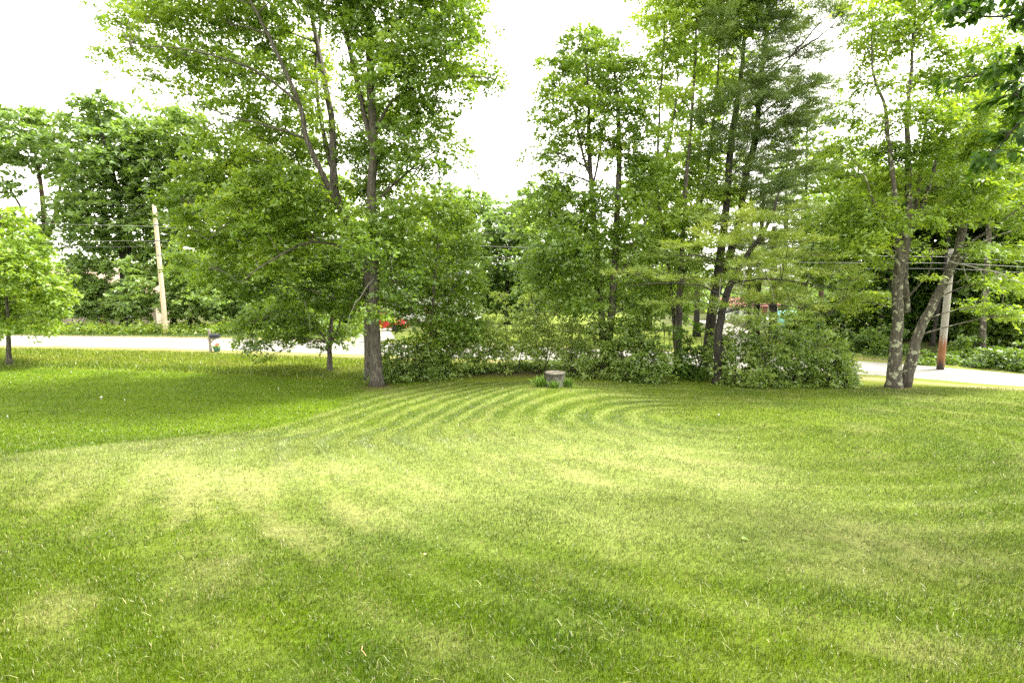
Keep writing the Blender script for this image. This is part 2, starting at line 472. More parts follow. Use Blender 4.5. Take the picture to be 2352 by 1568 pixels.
# road and driveway: sheets just above the ground
m, nt, out = new_mat('old_asphalt')
geo = N(nt, 'ShaderNodeNewGeometry')
n1 = N(nt, 'ShaderNodeTexNoise', Scale=0.5, Detail=5.0, Roughness=0.6)
n2 = N(nt, 'ShaderNodeTexNoise', Scale=40.0, Detail=4.0, Roughness=0.8)
vo = N(nt, 'ShaderNodeTexVoronoi', feature='DISTANCE_TO_EDGE', Scale=0.45)
nw = N(nt, 'ShaderNodeTexNoise', Scale=1.2, Detail=6.0)
mixv = N(nt, 'ShaderNodeMix', data_type='RGBA'); mixv.inputs['Factor'].default_value = 0.25
nt.links.new(geo.outputs['Position'], nw.inputs['Vector'])
nt.links.new(geo.outputs['Position'], mixv.inputs['A']); nt.links.new(nw.outputs['Color'], mixv.inputs['B'])
nt.links.new(mixv.outputs['Result'], vo.inputs['Vector'])
for q in (n1, n2): nt.links.new(geo.outputs['Position'], q.inputs['Vector'])
c = ramp(nt, n1.outputs['Fac'], [(0.3, (0.145, 0.138, 0.122)), (0.7, (0.25, 0.24, 0.215))])
c2 = ramp(nt, n2.outputs['Fac'], [(0.3, (0.75, 0.75, 0.75)), (0.7, (1.1, 1.1, 1.1))])
mu = N(nt, 'ShaderNodeMix', data_type='RGBA', blend_type='MULTIPLY'); mu.inputs['Factor'].default_value = 1.0
nt.links.new(c, mu.inputs['A']); nt.links.new(c2, mu.inputs['B'])
ck = ramp(nt, vo.outputs['Distance'], [(0.0, (0.45, 0.45, 0.45)), (0.012, (1, 1, 1))])
mu2 = N(nt, 'ShaderNodeMix', data_type='RGBA', blend_type='MULTIPLY'); mu2.inputs['Factor'].default_value = 0.8
nt.links.new(mu.outputs['Result'], mu2.inputs['A']); nt.links.new(ck, mu2.inputs['B'])
p = N(nt, 'ShaderNodeBsdfPrincipled', Roughness=0.85)
nt.links.new(mu2.outputs['Result'], p.inputs['Base Color'])
bu = N(nt, 'ShaderNodeBump', Strength=0.3, Distance=0.01)
nt.links.new(n2.outputs['Fac'], bu.inputs['Height']); nt.links.new(bu.outputs['Normal'], p.inputs['Normal'])
nt.links.new(p.outputs['BSDF'], out.inputs['Surface'])
M_ROAD = m

def strip(name, P, width, mat, lift, seed, label):
    T = unit(np.gradient(P, axis=0)); Nn = np.stack([-T[:, 1], T[:, 0]], -1)
    k = np.linspace(-1, 1, 9)
    w = np.asarray(width, float) / 2 * np.ones(len(P))
    jag = np.zeros((len(P), 9))
    s = np.arange(len(P))
    jag[:, 0] = 0.30 * (fbm(s * 0.5, s * 0 + 3, seed, 3) - 0.5); jag[:, -1] = 0.30 * (fbm(s * 0.5, s * 0 + 8, seed, 3) - 0.5)
    V = P[:, None, :] + Nn[:, None, :] * (w[:, None] * k[None, :] + jag)[..., None]
    zz = gz(V[..., 0], V[..., 1]) + lift + 0.035 * (1 - k[None, :] ** 2)
    zz[:, 0] -= lift + 0.05; zz[:, -1] -= lift + 0.05
    V3 = np.concatenate([V, zz[..., None]], -1).reshape(-1, 3)
    n, mm = len(P), 9
    ii = np.arange(n * mm).reshape(n, mm)
    q = np.stack([ii[:-1, :-1], ii[1:, :-1], ii[1:, 1:], ii[:-1, 1:]], -1).reshape(-1, 4)
    return tag(link(name, np_mesh(name, V3, [q], smooth=True), mat), label, None, None, 'structure')
strip('road', ROAD, np.interp(ROAD[:, 0], [-40, -5, 8, 16, 30], [5.9, 5.5, 5.0, 4.6, 4.6]), M_ROAD, 0.03, 4, 'pale old asphalt road curving past the lawn')
M_GRAVEL = plain('gravel', (0.26, 0.24, 0.21), 0.95, var=0.3, scale=30, bump=0.6)
strip('driveway', curve_pts([(12.2, 27.6), (14.2, 31), (16.5, 38), (21, 50), (24, 62)], 80), 3.2, M_GRAVEL, 0.02, 5, 'pale gravel driveway leaving the road')
strip('driveway', curve_pts([(-9, 33.0), (-11, 40), (-13.5, 52), (-14, 62)], 70), 3.4, M_GRAVEL, 0.02, 6, 'pale gravel driveway towards the white house')

# ------------------------------------------------------------------ grass blades
m, nt, out = new_mat('grass_blade')
at = N(nt, 'ShaderNodeAttribute', attribute_name='col')
d = N(nt, 'ShaderNodeBsdfDiffuse'); t = N(nt, 'ShaderNodeBsdfTranslucent'); g = N(nt, 'ShaderNodeBsdfGlossy', Roughness=0.4)
g.inputs['Color'].default_value = (1, 1, 1, 1)
mx = N(nt, 'ShaderNodeMixShader'); mx.inputs[0].default_value = 0.35
m2 = N(nt, 'ShaderNodeMixShader'); m2.inputs[0].default_value = 0.03
nt.links.new(at.outputs['Color'], d.inputs['Color']); nt.links.new(at.outputs['Color'], t.inputs['Color'])
nt.links.new(d.outputs[0], mx.inputs[1]); nt.links.new(t.outputs[0], mx.inputs[2])
nt.links.new(mx.outputs[0], m2.inputs[1]); nt.links.new(g.outputs[0], m2.inputs[2]); nt.links.new(m2.outputs[0], out.inputs['Surface'])
M_BLADE = m

def blades(x, y, length, width, colr, lean_dir, lean, bent):
    """one mesh of blades; bent: five-point blades, else single triangles"""
    n = len(x)
    z = gz(x, y)
    B = np.stack([x, y, z - 0.004], -1)
    a = RNG.random(n) * 2 * PI
    rd_ = np.stack([np.cos(a), np.sin(a), 0 * a], -1)
    ld = unit(lean_dir * lean[:, None] + rd_ * (0.35 + 0.55 * RNG.random(n))[:, None])
    tilt = np.clip(0.35 + 0.28 * RNG.standard_normal(n) + 0.4 * lean, 0.05, 1.35)
    W = np.stack([-ld[:, 1], ld[:, 0], 0 * a], -1)
    # turn blade faces randomly
    b = RNG.normal(0, 0.7, n)
    W = W * np.cos(b)[:, None] + ld * np.sin(b)[:, None]
    up = np.array([0, 0, 1.0])
    w = width[:, None] * W
    tip = B + length[:, None] * (ld * np.sin(tilt)[:, None] + up * np.cos(tilt)[:, None])
    i = np.arange(n)
    br = (0.62 + 0.76 * RNG.random(n))[:, None]
    c0 = colr * br
    if not bent:
        V = np.stack([B - w * .5, B + w * .5, tip], 1).reshape(-1, 3)
        F = [np.stack([i * 3, i * 3 + 1, i * 3 + 2], -1)]
        C = np.repeat(c0, 3, axis=0)
        return V, F, C
    t1 = tilt * 0.45
    mid = B + 0.55 * length[:, None] * (ld * np.sin(t1)[:, None] + up * np.cos(t1)[:, None])
    V = np.stack([B - w * .5, B + w * .5, mid + w * .42, mid - w * .42, tip], 1).reshape(-1, 3)
    F = [np.stack([i * 5, i * 5 + 1, i * 5 + 2, i * 5 + 3], -1), np.stack([i * 5 + 3, i * 5 + 2, i * 5 + 4], -1)]
    C = np.repeat(c0, 5, axis=0)
    return V, F, C

def scatter(ylo, yhi, dens, xmul, xadd):
    """random places between two distances, dens per square metre"""
    area = 0.5 * ((xmul * ylo + xadd) + (xmul * yhi + xadd)) * 2 * (yhi - ylo)
    n = int(dens * area)
    y = ylo + (yhi - ylo) * RNG.random(n)
    x = (2 * RNG.random(n) - 1) * (xmul * yhi + xadd)
    k = np.abs(x) < xmul * y + xadd
    return x[k], y[k]

def turf_part(bands, bent):
    Vs, Fs, Cs, off = [], None, [], 0
    for lo, hi, dens, ln, wd in bands:
        x, y = scatter(lo, hi, dens, 1.06, 3.0)
        k_ = (np.abs(x) < 1.04 * y + 0.9) | (RNG.random(len(x)) < 0.55)        # a margin beyond the view, a little thinner
        x, y = x[k_], y[k_]
        colr, stripe, dry, mown = lawn_tone(x, y)
        rdd = road_dist(x, y)
        keep = (mown > RNG.random(len(x))) & (rdd > 2.9 + 0.3 * RNG.random(len(x))) & (RNG.random(len(x)) > 0.35 * dry) & (np.hypot(x - STUMP[0], y - STUMP[1]) > 0.38)
        for tx_, ty_ in ((868, 887), (2064, 890)):
            g_ = gpt(tx_, ty_); keep &= np.hypot(x - g_[0], y - g_[1]) > 0.3 + 0.6 * RNG.random(len(x))
        x, y, colr, stripe, dry = x[keep], y[keep], colr[keep], stripe[keep], dry[keep]
        n = len(x)
        straw = RNG.random(n) < 0.05 + 0.28 * dry
        colr = np.where(straw[:, None], np.array([0.32, 0.295, 0.11]) * (0.6 + 0.5 * RNG.random(n))[:, None], colr * (0.42 + 0.7 * fbm(x * 5.5, y * 5.5, 73, 3) + 0.5 * fbm(x * 1.1, y * 1.1, 74, 3))[:, None])
        tall = 0.75 + 0.5 * fbm(x * 2.3, y * 2.3, 71, 2)
        L = ln * (0.55 + 0.75 * RNG.random(n)) * tall * (1 - 0.35 * dry)
        r = np.stack([x - C_MOW[0], y - C_MOW[1]], -1); r = unit(r)
        tang = np.stack([-r[:, 1], r[:, 0], 0 * x], -1) * np.sign(stripe)[:, None]
        V, F, C = blades(x, y, L, wd * (0.6 + 0.7 * RNG.random(n)), colr, tang, 0.7 * np.abs(stripe), bent)
        F = [f + off for f in F]; off += len(V)
        Vs.append(V); Cs.append(C)
        Fs = F if Fs is None else [np.concatenate([a, b]) for a, b in zip(Fs, F)]
    return np.concatenate(Vs), Fs, np.concatenate(Cs)

V1, F1, C1 = turf_part([(1.0, 1.9, 3000, .052, .005), (1.9, 3.2, 9200, .052, .0036), (3.2, 4.6, 5600, .052, .0045), (4.6, 6.4, 2900, .052, .006)], True)
def clippings(n):
    y = 2.0 + 8.5 * RNG.random(n) ** 1.5; x = (2 * RNG.random(n) - 1) * (1.04 * y + .9)
    a = RNG.random(n) * 2 * PI
    d_ = np.stack([np.cos(a), np.sin(a), 0 * a], -1); w_ = np.stack([-d_[:, 1], d_[:, 0], 0 * a], -1)
    L = .04 + .07 * RNG.random(n); w = .0012 * np.maximum(1, y / 3)
    z0 = gz(x, y) + .02 + .025 * RNG.random(n)
    B = np.stack([x, y, z0], -1); rise = (.012 + .03 * RNG.random(n))
    P1 = B + d_ * (L * .5)[:, None] + w_ * (RNG.normal(0, .012, n))[:, None] + UPV * rise[:, None]; P2 = B + d_ * L[:, None] + UPV * (rise * RNG.random(n))[:, None]
    V = np.stack([B - w_ * w[:, None], B + w_ * w[:, None], P1 + w_ * w[:, None], P1 - w_ * w[:, None], P2], 1).reshape(-1, 3)
    i = np.arange(n) * 5
    c_ = np.array([.24, .26, .09]) * (.6 + .8 * RNG.random(n))[:, None]
    return V, [np.stack([i, i + 1, i + 2, i + 3], -1), np.stack([i + 3, i + 2, i + 4], -1)], np.repeat(c_, 5, 0)
UPV = np.array([0, 0, 1.0])
Vc, Fc, Cc_ = clippings(1500)
me = np_mesh('clippings', Vc, Fc, {'col': Cc_})
tag(link('clippings', me, M_BLADE), 'dry pale grass clippings lying scattered on the near lawn', 'clippings', None, 'stuff')
V2, F2, C2 = turf_part([(6.4, 8.5, 2300, .052, .009), (8.5, 11.5, 1300, .052, .0125), (11.5, 15.5, 520, .055, .019), (15.5, 24.5, 210, .065, .026)], False)
me = np_mesh('lawn_grass', np.concatenate([V1, V2]), F1 + [F2[0] + len(V1)], {'col': np.concatenate([C1, C2])})
tag(link('lawn_grass', me, M_BLADE), 'short mown grass with curving mower stripes and straw patches', 'grass', None, 'stuff')

# taller uncut grass between the mown edge and the road
n = 70000
x = -34 + 32 * RNG.random(n); y = 20.5 + 11 * RNG.random(n)
_, _, _, mown = lawn_tone(x, y); rdd = road_dist(x, y)
k = (mown < 0.5) & (rdd > 2.95 + 0.3 * RNG.random(n)) & (x + 6 < (y - 20) * 0.4 + 2)
x, y, rdd = x[k], y[k], rdd[k]; n = len(x)
edge = np.exp(-((y - np.interp(x, MOWN_X, MOWN_Y) - 0.5) / 0.8) ** 2)
hgt = (0.10 + 0.22 * fbm(x * .5, y * .8, 13, 3) * (1 + 0.8 * edge)) * sstep(2.9, 4.4, rdd) + 0.04
cw = np.array([0.145, 0.195, 0.014]) + (np.array([0.22, 0.22, 0.04]) - np.array([0.145, 0.195, 0.014])) * np.clip((fbm(x * .7, y * 1.5, 14, 3) - 0.45) * 2 - 0.5 * edge, 0, 1)[:, None]
cw = cw + (np.array([0.075, 0.125, 0.008]) - cw) * (0.7 * edge)[:, None]
V, F, C = blades(x, y, hgt * 0.62 * (0.6 + 0.7 * RNG.random(n)), 0.026 + 0.014 * RNG.random(n), cw, np.zeros((n, 3)), np.zeros(n), False)
tag(link('tall_grass', np_mesh('tall_grass', V, F, {'col': C}), M_BLADE), 'uncut yellowish grass along the roadside ditch', 'grass', None, 'stuff')
# verge beyond the road
n = 26000
i = RNG.integers(0, len(ROAD) - 1, n); T = unit(np.gradient(ROAD, axis=0))[i]
o_ = 2.75 + 2.6 * RNG.random(n) ** 1.3
x = ROAD[i, 0] - T[:, 1] * o_ + RNG.normal(0, .3, n); y = ROAD[i, 1] + T[:, 0] * o_ + RNG.normal(0, .15, n)
k = (np.abs(x) < 42) & (road_dist(x, y) > 2.75)
x, y = x[k], y[k]; n = len(x)
V, F, C = blades(x, y, 0.15 + 0.3 * RNG.random(n) * fbm(x * .6, y * .6, 15, 2), 0.025 + 0 * x, np.array([0.085, 0.15, 0.025]) * (0.7 + 0.7 * RNG.random(n))[:, None], np.zeros((n, 3)), np.zeros(n), False)
tag(link('verge_grass', np_mesh('verge_grass', V, F, {'col': C}), M_BLADE), 'rough green grass on the far verge of the road', 'grass', None, 'stuff')

# ------------------------------------------------------------------ foliage
UP = np.array([0, 0, 1.0])

def leaves(P, D, K, L, ln, wd, tint, spread=0.34, thick=0.09, droop=0.35, tilt=0.75, tri=True):
    """K leaves round each spray P (m,3) of direction D; returns V, F, tint"""
    m_ = len(P); n = m_ * K
    P = np.repeat(P, K, 0); D = np.repeat(D, K, 0); tt = np.repeat(tint, K)
    L = np.repeat(L, K) if np.ndim(L) else L * np.ones(n)
    S = unit(np.cross(D, UP) + 1e-4)
    t = RNG.random(n) ** 0.8
    lat = RNG.normal(0, spread, n) * (1.1 - 0.6 * t)
    pos = P + D * (t * L)[:, None] + S * (lat * L)[:, None] + UP * (RNG.normal(0, thick, n) * L - droop * t * t * L)[:, None]
    ax = unit(D * 0.6 + S * np.sign(lat)[:, None] * 0.7 + RNG.normal(0, 0.45, (n, 3)) - UP * 0.25)
    nm = unit(UP + RNG.normal(0, tilt, (n, 3)))
    W = unit(np.cross(nm, ax)); nm = np.cross(ax, W)
    sz = (0.5 + 0.85 * RNG.random(n))[:, None]
    ln_, wd_ = ln * sz, wd * sz
    tv = np.clip(tt + RNG.normal(0, 0.13, n), 0, 1)
    if tri:
        V = np.stack([pos + W * wd_ * 0.5, pos - W * wd_ * 0.5 + nm * wd_ * 0.1, pos + ax * ln_], 1).reshape(-1, 3)
        i = np.arange(n) * 3
        return V, np.stack([i, i + 1, i + 2], -1), np.repeat(tv, 3)
    a = pos; b = pos + ax * ln_
    l = pos + ax * ln_ * 0.42 + W * wd_ * 0.5 + nm * wd_ * 0.14
    r = pos + ax * ln_ * 0.42 - W * wd_ * 0.5 + nm * wd_ * 0.14
    V = np.stack([a, r, b, l], 1).reshape(-1, 3)
    i = np.arange(n) * 4
    return V, np.stack([i, i + 1, i + 2, i + 3], -1), np.repeat(tv, 4)

def needles(P, D, K, L, ln, wd, tint):
    m_ = len(P); n = m_ * K
    P = np.repeat(P, K, 0); D = np.repeat(D, K, 0); tt = np.repeat(tint, K)
    S = unit(np.cross(D, UP) + 1e-4)
    t = RNG.random(n) ** 0.7
    lat = RNG.normal(0, 0.30, n)
    pos = P + D * (t * L)[:, None] + S * (lat * L * (1 - .5 * t))[:, None] + UP * (RNG.normal(0, 0.05, n) * L)[:, None]
    ax = unit(D * 0.7 + S * np.sign(lat)[:, None] * 0.5 + RNG.normal(0, 0.5, (n, 3)) + UP * 0.2)
    W = unit(np.cross(ax, RNG.normal(0, 1, (n, 3))))
    s = (0.7 + 0.6 * RNG.random(n))[:, None]
    V = np.stack([pos - W * wd * .5, pos + W * wd * .5, pos + ax * ln * s], 1).reshape(-1, 3)
    i = np.arange(n) * 3
    return V, np.stack([i, i + 1, i + 2], -1), np.repeat(np.clip(tt + RNG.normal(0, .12, n), 0, 1), 3)

N_LEAF = [0]

def bez(a, b, sag, n=7):
    """a limb from a to b that first rises, then levels out"""
    c = (a + b) / 2 + np.array([0, 0, sag]) + RNG.normal(0, 0.06, 3) * np.linalg.norm(b - a)
    t = np.linspace(0, 1, n)[:, None]
    return (1 - t) ** 2 * a + 2 * t * (1 - t) * c + t * t * b

def plant(name, label, cat, group, base, D, stems, lobes, leaf='maple', bark='maple', cover=2.2, ln=0.14, wd=0.10, K=30, spray=0.6, pine=False, depth=1.0,
          limb_each=False, trunk_name='trunk', n_twig=7, tint0=0.45, sagk=0.08, limb_r=0.05, dead=(), flare=True, thick=0.09, droop=0.35, hang=0.0, crown_name='crown'):
    """a tree or shrub. base: ground point; D: distance ahead. stems: lists of (px, py, nearer/farther, diameter m) as seen from the lawn's edge;
    lobes: (px, py, half width, half height[, cover factor]) leaf masses"""
    base = np.asarray(base, float)
    root = thing(name, label, cat, base, 0, group)
    S_pts, S_rad = [], []
    for si, st in enumerate(stems):
        st = [tuple(s) for s in st]
        P = np.array([pt(s[0], s[1], D + s[2]) for s in st]); R = np.array([s[3] / 2 for s in st])
        if si == 0:
            P[0] = (P[0][0], P[0][1], gz(P[0][0], P[0][1]) - 0.12)
        n = max(10, 4 * len(P))
        PR = curve_pts(np.concatenate([P, R[:, None]], 1), n)
        PR[1:-1, :3] += RNG.normal(0, 0.012, (n - 2, 3))
        Rr = np.maximum(PR[:, 3], 0.006)
        if si == 0 and flare:
            h = PR[:, 2] - PR[0, 2]
            Rr = Rr * (1 + 0.5 * np.exp(-h / 0.28))
        big = R[0] > 0.12
        mb = MB(); mb.tube(PR[:, :3], Rr, 14 if big else 7, wob=0.16 if big else 0.08, seed=si + len(name))
        mb.build(trunk_name if R[0] > 0.045 else 'branch', BARK[bark], root, smooth=True, world_coords=True)
        S_pts.append(PR[:, :3]); S_rad.append(Rr)
    SP = np.concatenate(S_pts); SR = np.concatenate(S_rad)
    xs = np.array([l[0] for l in lobes], float); cx = xs.mean(); hw = max(np.abs(xs - cx).max(), 1.0)
    wr = hw * D / F_PX * 0.75 * depth
    Vs, Fs, Ts, off = [], [], [], 0
    twig = MB(); nl = 0
    A = ln * wd * 0.5 * (1.0 if pine else 0.62)
    for l in lobes:
        lx, ly, rx, ry = l[:4]; cf = l[4] if len(l) > 4 else 1.0
        q = np.clip((lx - cx) / hw, -1, 1)
        dy = RNG.uniform(-1, 1) * wr * math.sqrt(max(0.06, 1 - q * q))
        if len(l) > 5: dy = l[5]
        Y_ = D + dy
        c = pt(lx, ly, Y_); sc = Y_ / F_PX
        a, b = rx * sc * 1.12, ry * sc * 1.12
        cdep = max(0.5 * (a + b), 0.35)
        ns = max(3, int(1.65 * cover * cf * PI * a * b / (K * A)))
        v = unit(RNG.normal(0, 1, (ns, 3))) * (RNG.random(ns) ** 0.42 * (1 + .35 * (RNG.random(ns) < .18)))[:, None]
        P = c + v * np.array([a, cdep, b])
        gzz = gz(P[:, 0], P[:, 1]); P[:, 2] = np.maximum(P[:, 2], gzz + 0.05 + 0.15 * RNG.random(ns))
        # limb from the nearest stem
        dist = np.linalg.norm(SP - c, axis=1) + np.maximum(0, SP[:, 2] - c[2] + 0.25 * np.hypot(SP[:, 0] - c[0], SP[:, 1] - c[1])) * 1.5
        if flare: dist = dist + 3 * np.maximum(0, 1.3 - (SP[:, 2] - base[2]))
        j = int(np.argmin(dist)); at_ = SP[j]
        Lh = np.linalg.norm(c - at_)
        if Lh > 0.15:
            lp = bez(at_, c + v[0] * 0.3 * np.array([a, cdep, b]), sagk * Lh, 8)
            r0 = min(SR[j] * 0.6, limb_r * (0.5 + 0.5 * min(Lh / 3, 1.5)))
            lr = np.linspace(max(r0, .012), .008, 8)
            if limb_each and Lh > 0.5:
                MB().tube(lp, lr, 6, wob=.1, seed=j).build('branch', BARK[bark], root, smooth=True, world_coords=True)
            else:
                twig.tube(lp, lr, 5); nl += 1
        else:
            lp = np.array([at_, c])
        for s_ in range(min(n_twig, ns)):
            e = P[RNG.integers(0, ns)]
            k0 = lp[RNG.integers(len(lp) // 2, len(lp))]
            tp = bez(k0, e, 0.05 * np.linalg.norm(e - k0), 4)
            twig.tube(tp, np.linspace(0.011, 0.004, 4) * (D / 20) ** .5, 4, cap=False); nl += 1
        out_ = P - (0.55 * at_ + 0.45 * lp[len(lp) // 2])
        out_[:, 2] *= 0.35
        dr = unit(out_ + RNG.normal(0, 0.35, (ns, 3)) * np.linalg.norm(out_, axis=1, keepdims=True) - UP * hang)
        t0 = tint0 + RNG.normal(0, 0.12) + RNG.normal(0, 0.10, ns)
        if pine:
            dr[:, 2] = dr[:, 2] * 0.4 + 0.08; dr = unit(dr)
            V, F, T = needles(P, dr, K, spray, ln, wd, t0)
        else:
            V, F, T = leaves(P - dr * spray * 0.4, dr, K, spray * (0.7 + 0.6 * RNG.random(ns)), ln, wd, t0, thick=thick, droop=droop)
        Vs.append(V); Fs.append(F + off); Ts.append(T); off += len(V)
    for dd in dead:
        P = np.array([pt(s[0], s[1], D + s[2]) for s in dd]); R = np.array([s[3] / 2 for s in dd])
        PR = curve_pts(np.concatenate([P, R[:, None]], 1), max(8, 3 * len(P)))
        PR[1:-1, :3] += RNG.normal(0, .02, (len(PR) - 2, 3))
        o = MB().tube(PR[:, :3], np.maximum(PR[:, 3], .004), 6, wob=.1).build('branch', BARK['pale'], root, smooth=True, world_coords=True)
        o['label'] = 'bare pale grey dead branch'
    if nl: twig.build('twig', BARK[bark], root, smooth=True, kind='stuff', world_coords=True)
    F = np.concatenate(Fs); N_LEAF[0] += len(F)
    me = np_mesh('crown', np.concatenate(Vs), [F], {'tint': np.concatenate(Ts)})
    link(crown_name, me, LM[leaf], root, 'stuff')
    return root

def at(px, py): return gpt(px, py)

# ---------------- trees on the lawn
b = at(20, 838)
plant('young_maple', 'small bright green tree with one thin trunk beside the road end of the lawn', 'tree', None, b, b[1],
      [[(20, 838, 0, .24), (19, 770, 0, .17), (14, 680, 0, .13), (4, 570, 0, .09), (2, 490, 0, .04)]],
      [(10, 515, 38, 40), (-35, 560, 45, 50), (45, 575, 45, 45), (0, 610, 60, 50), (80, 630, 42, 42), (-50, 650, 50, 60), (40, 670, 60, 42), (110, 672, 40, 34), (120, 705, 30, 22, .8),
       (60, 720, 60, 34), (-10, 720, 55, 34), (100, 742, 36, 20, .7), (30, 755, 50, 16, .6), (-50, 745, 40, 30), (-60, 700, 50, 50)],
      leaf='bright', cover=2.1, ln=.15, wd=.105, spray=.55, tint0=.5, limb_r=.03)

b = at(868, 885)
plant('maple_tree', 'tall maple with thick grey furrowed trunk standing on the lawn edge left of the stump', 'tree', None, b, b[1],
      [[(868, 887, 0, .47), (864, 840, 0, .43), (860, 760, 0, .39), (858, 690, 0, .37), (860, 600, .1, .35), (853, 450, .2, .36), (858, 330, .3, .33), (851, 180, .4, .28), (848, 0, .4, .22), (850, -160, .4, .14), (846, -280, .4, .06)],
       [(853, 330, .3, .2), (815, 170, .2, .17), (795, 80, 0, .15), (772, -10, 0, .12), (750, -140, 0, .07)],
       [(858, 300, .3, .13), (905, 230, -.3, .1), (980, 190, -.8, .08), (1070, 175, -1.2, .05), (1120, 180, -1.4, .03)],
       [(856, 470, .3, .11), (910, 420, .6, .08), (980, 360, .8, .06), (1040, 330, .9, .03)],
       [(851, 120, .4, .14), (905, 60, .2, .12), (950, 0, 0, .09), (990, -90, -.2, .06)]],
      [(1010, 40, 80, 60), (930, 70, 70, 60), (1070, 90, 46, 34, .8), (1090, 165, 46, 28, .9), (1130, 182, 26, 18, .7), (1030, 150, 60, 46), (960, 170, 60, 50), (890, 150, 60, 60), (830, 60, 60, 60),
       (1000, 230, 62, 36, .8), (930, 255, 60, 44), (870, 255, 50, 50), (830, 200, 44, 50, .8), (990, 300, 56, 34, .8), (1050, 335, 40, 24, .6), (930, 340, 60, 42), (870, 350, 50, 44), (820, 330, 44, 44),
       (970, 385, 56, 28, .7), (900, 430, 56, 40), (840, 430, 44, 44), (890, 500, 60, 40), (820, 520, 44, 50), (910, 580, 56, 42), (850, 560, 44, 40), (800, 600, 50, 46), (870, 640, 50, 34),
       (930, 650, 50, 36), (820, 670, 44, 32), (890, 690, 44, 24, .8), (850, 720, 50, 24, .6, -1.5), (960, -40, 90, 60), (860, -60, 80, 60), (1050, -50, 70, 50), (780, -20, 60, 60), (900, -160, 110, 70), (1000, -150, 80, 60), (800, -140, 80, 60), (880, -240, 80, 60)],
      cover=1.75, ln=.14, wd=.10, limb_each=True, tint0=.5, depth=.8,
      dead=[[(860, 640, -.3, .05), (820, 690, -.8, .035), (800, 740, -1, .02), (796, 780, -1, .01)], [(855, 330, 0, .05), (760, 215, -1.2, .04), (715, 185, -1.4, .035), (680, 190, -1.6, .02), (655, 235, -1.6, .012)],
            [(862, 600, -.2, .04), (890, 570, -.6, .03), (905, 640, -.7, .015)]])

b = np.array([*pt(845, 846, 20.9)[:2], 0]); b[2] = gz(b[0], b[1])
plant('leaning_maple', 'many stemmed maple behind the small tree, its long limbs reaching up to the left', 'tree', None, b, 20.9,
      [[(849, 866, 0, .36), (845, 760, 0, .34), (843, 650, 0, .32), (836, 590, .1, .31), (805, 520, .2, .31), (772, 455, .2, .31), (766, 390, .2, .28), (760, 270, .4, .24), (735, 130, .6, .19), (710, 0, .8, .13), (695, -120, 1, .06)],
       [(800, 515, .2, .24), (750, 420, -.6, .21), (705, 320, -1, .19), (688, 240, -1.2, .16), (640, 130, -1.4, .13), (590, 30, -1.6, .1), (540, -60, -1.8, .05)],
       [(768, 410, .2, .2), (742, 300, .8, .17), (725, 180, 1.0, .14), (735, 60, 1.2, .1), (742, -60, 1.2, .05)],
       [(778, 470, -.2, .10), (700, 450, -1.0, .075), (620, 462, -1.7, .055), (540, 500, -2.3, .04), (480, 550, -2.7, .02)],
       [(768, 440, .2, .09), (690, 405, .6, .06), (610, 400, .9, .045), (550, 410, 1.1, .03)],
       [(840, 600, 0, .12), (760, 560, -.8, .1), (700, 560, -1.6, .09), (620, 600, -2.6, .06), (550, 650, -3.2, .03)],
       [(690, 240, -1.2, .1), (600, 170, -2, .08), (500, 130, -2.8, .06), (400, 110, -3.2, .04), (300, 105, -3.4, .02)],
       [(705, 320, -1, .09), (620, 290, -1.8, .07), (540, 270, -2.2, .05), (450, 240, -2.6, .03)]],
      [(250, 118, 34, 15, .8), (320, 100, 50, 26, .9), (270, 40, 50, 24, .8), (370, 45, 60, 34), (400, 120, 60, 30, .9), (470, 50, 66, 46), (480, 140, 60, 36), (330, 170, 40, 18, .7), (420, 195, 50, 22, .7),
       (560, 70, 66, 54), (560, 170, 60, 44), (510, 235, 56, 28, .8), (640, 60, 60, 54), (645, 170, 56, 50), (600, 260, 60, 38), (550, 315, 54, 30, .9), (700, 120, 50, 54), (690, 260, 44, 44), (740, 210, 40, 50, .8),
       (640, 340, 60, 40), (740, 330, 44, 44), (560, 385, 62, 34, 1.3), (480, 420, 60, 34, 1.4), (640, 410, 60, 40, 1.4), (410, 460, 44, 34, 1.2), (710, 430, 50, 40, 1.3), (540, 470, 66, 40, 1.5), (620, 500, 66, 44, 1.6),
       (450, 520, 50, 38, 1.4), (700, 520, 60, 50, 1.5), (540, 560, 66, 42, 1.6), (430, 590, 40, 34, 1.2), (640, 590, 66, 46, 1.6), (490, 630, 46, 34, 1.2), (730, 600, 50, 46, 1.5), (580, 650, 60, 36, 1.4),
       (480, 300, 50, 26, .7), (520, 345, 56, 28, .9), (440, 385, 50, 24, .8), (620, 300, 56, 34, .9), (690, 360, 54, 36, 1), (590, 350, 54, 30, .9), (660, 450, 56, 34, 1, -1.8), (580, 430, 50, 28, .9, -2.0), (720, 470, 50, 34, 1, -1.4), (600, 520, 50, 28, .8, -2.4), (300, -10, 60, 30), (420, -30, 80, 40), (560, -40, 90, 60), (700, -30, 80, 60), (640, -130, 110, 60), (500, -120, 100, 50), (720, -160, 80, 60)],
      cover=1.55, ln=.145, wd=.105, limb_each=True, tint0=.62, depth=.55, bark='maple')

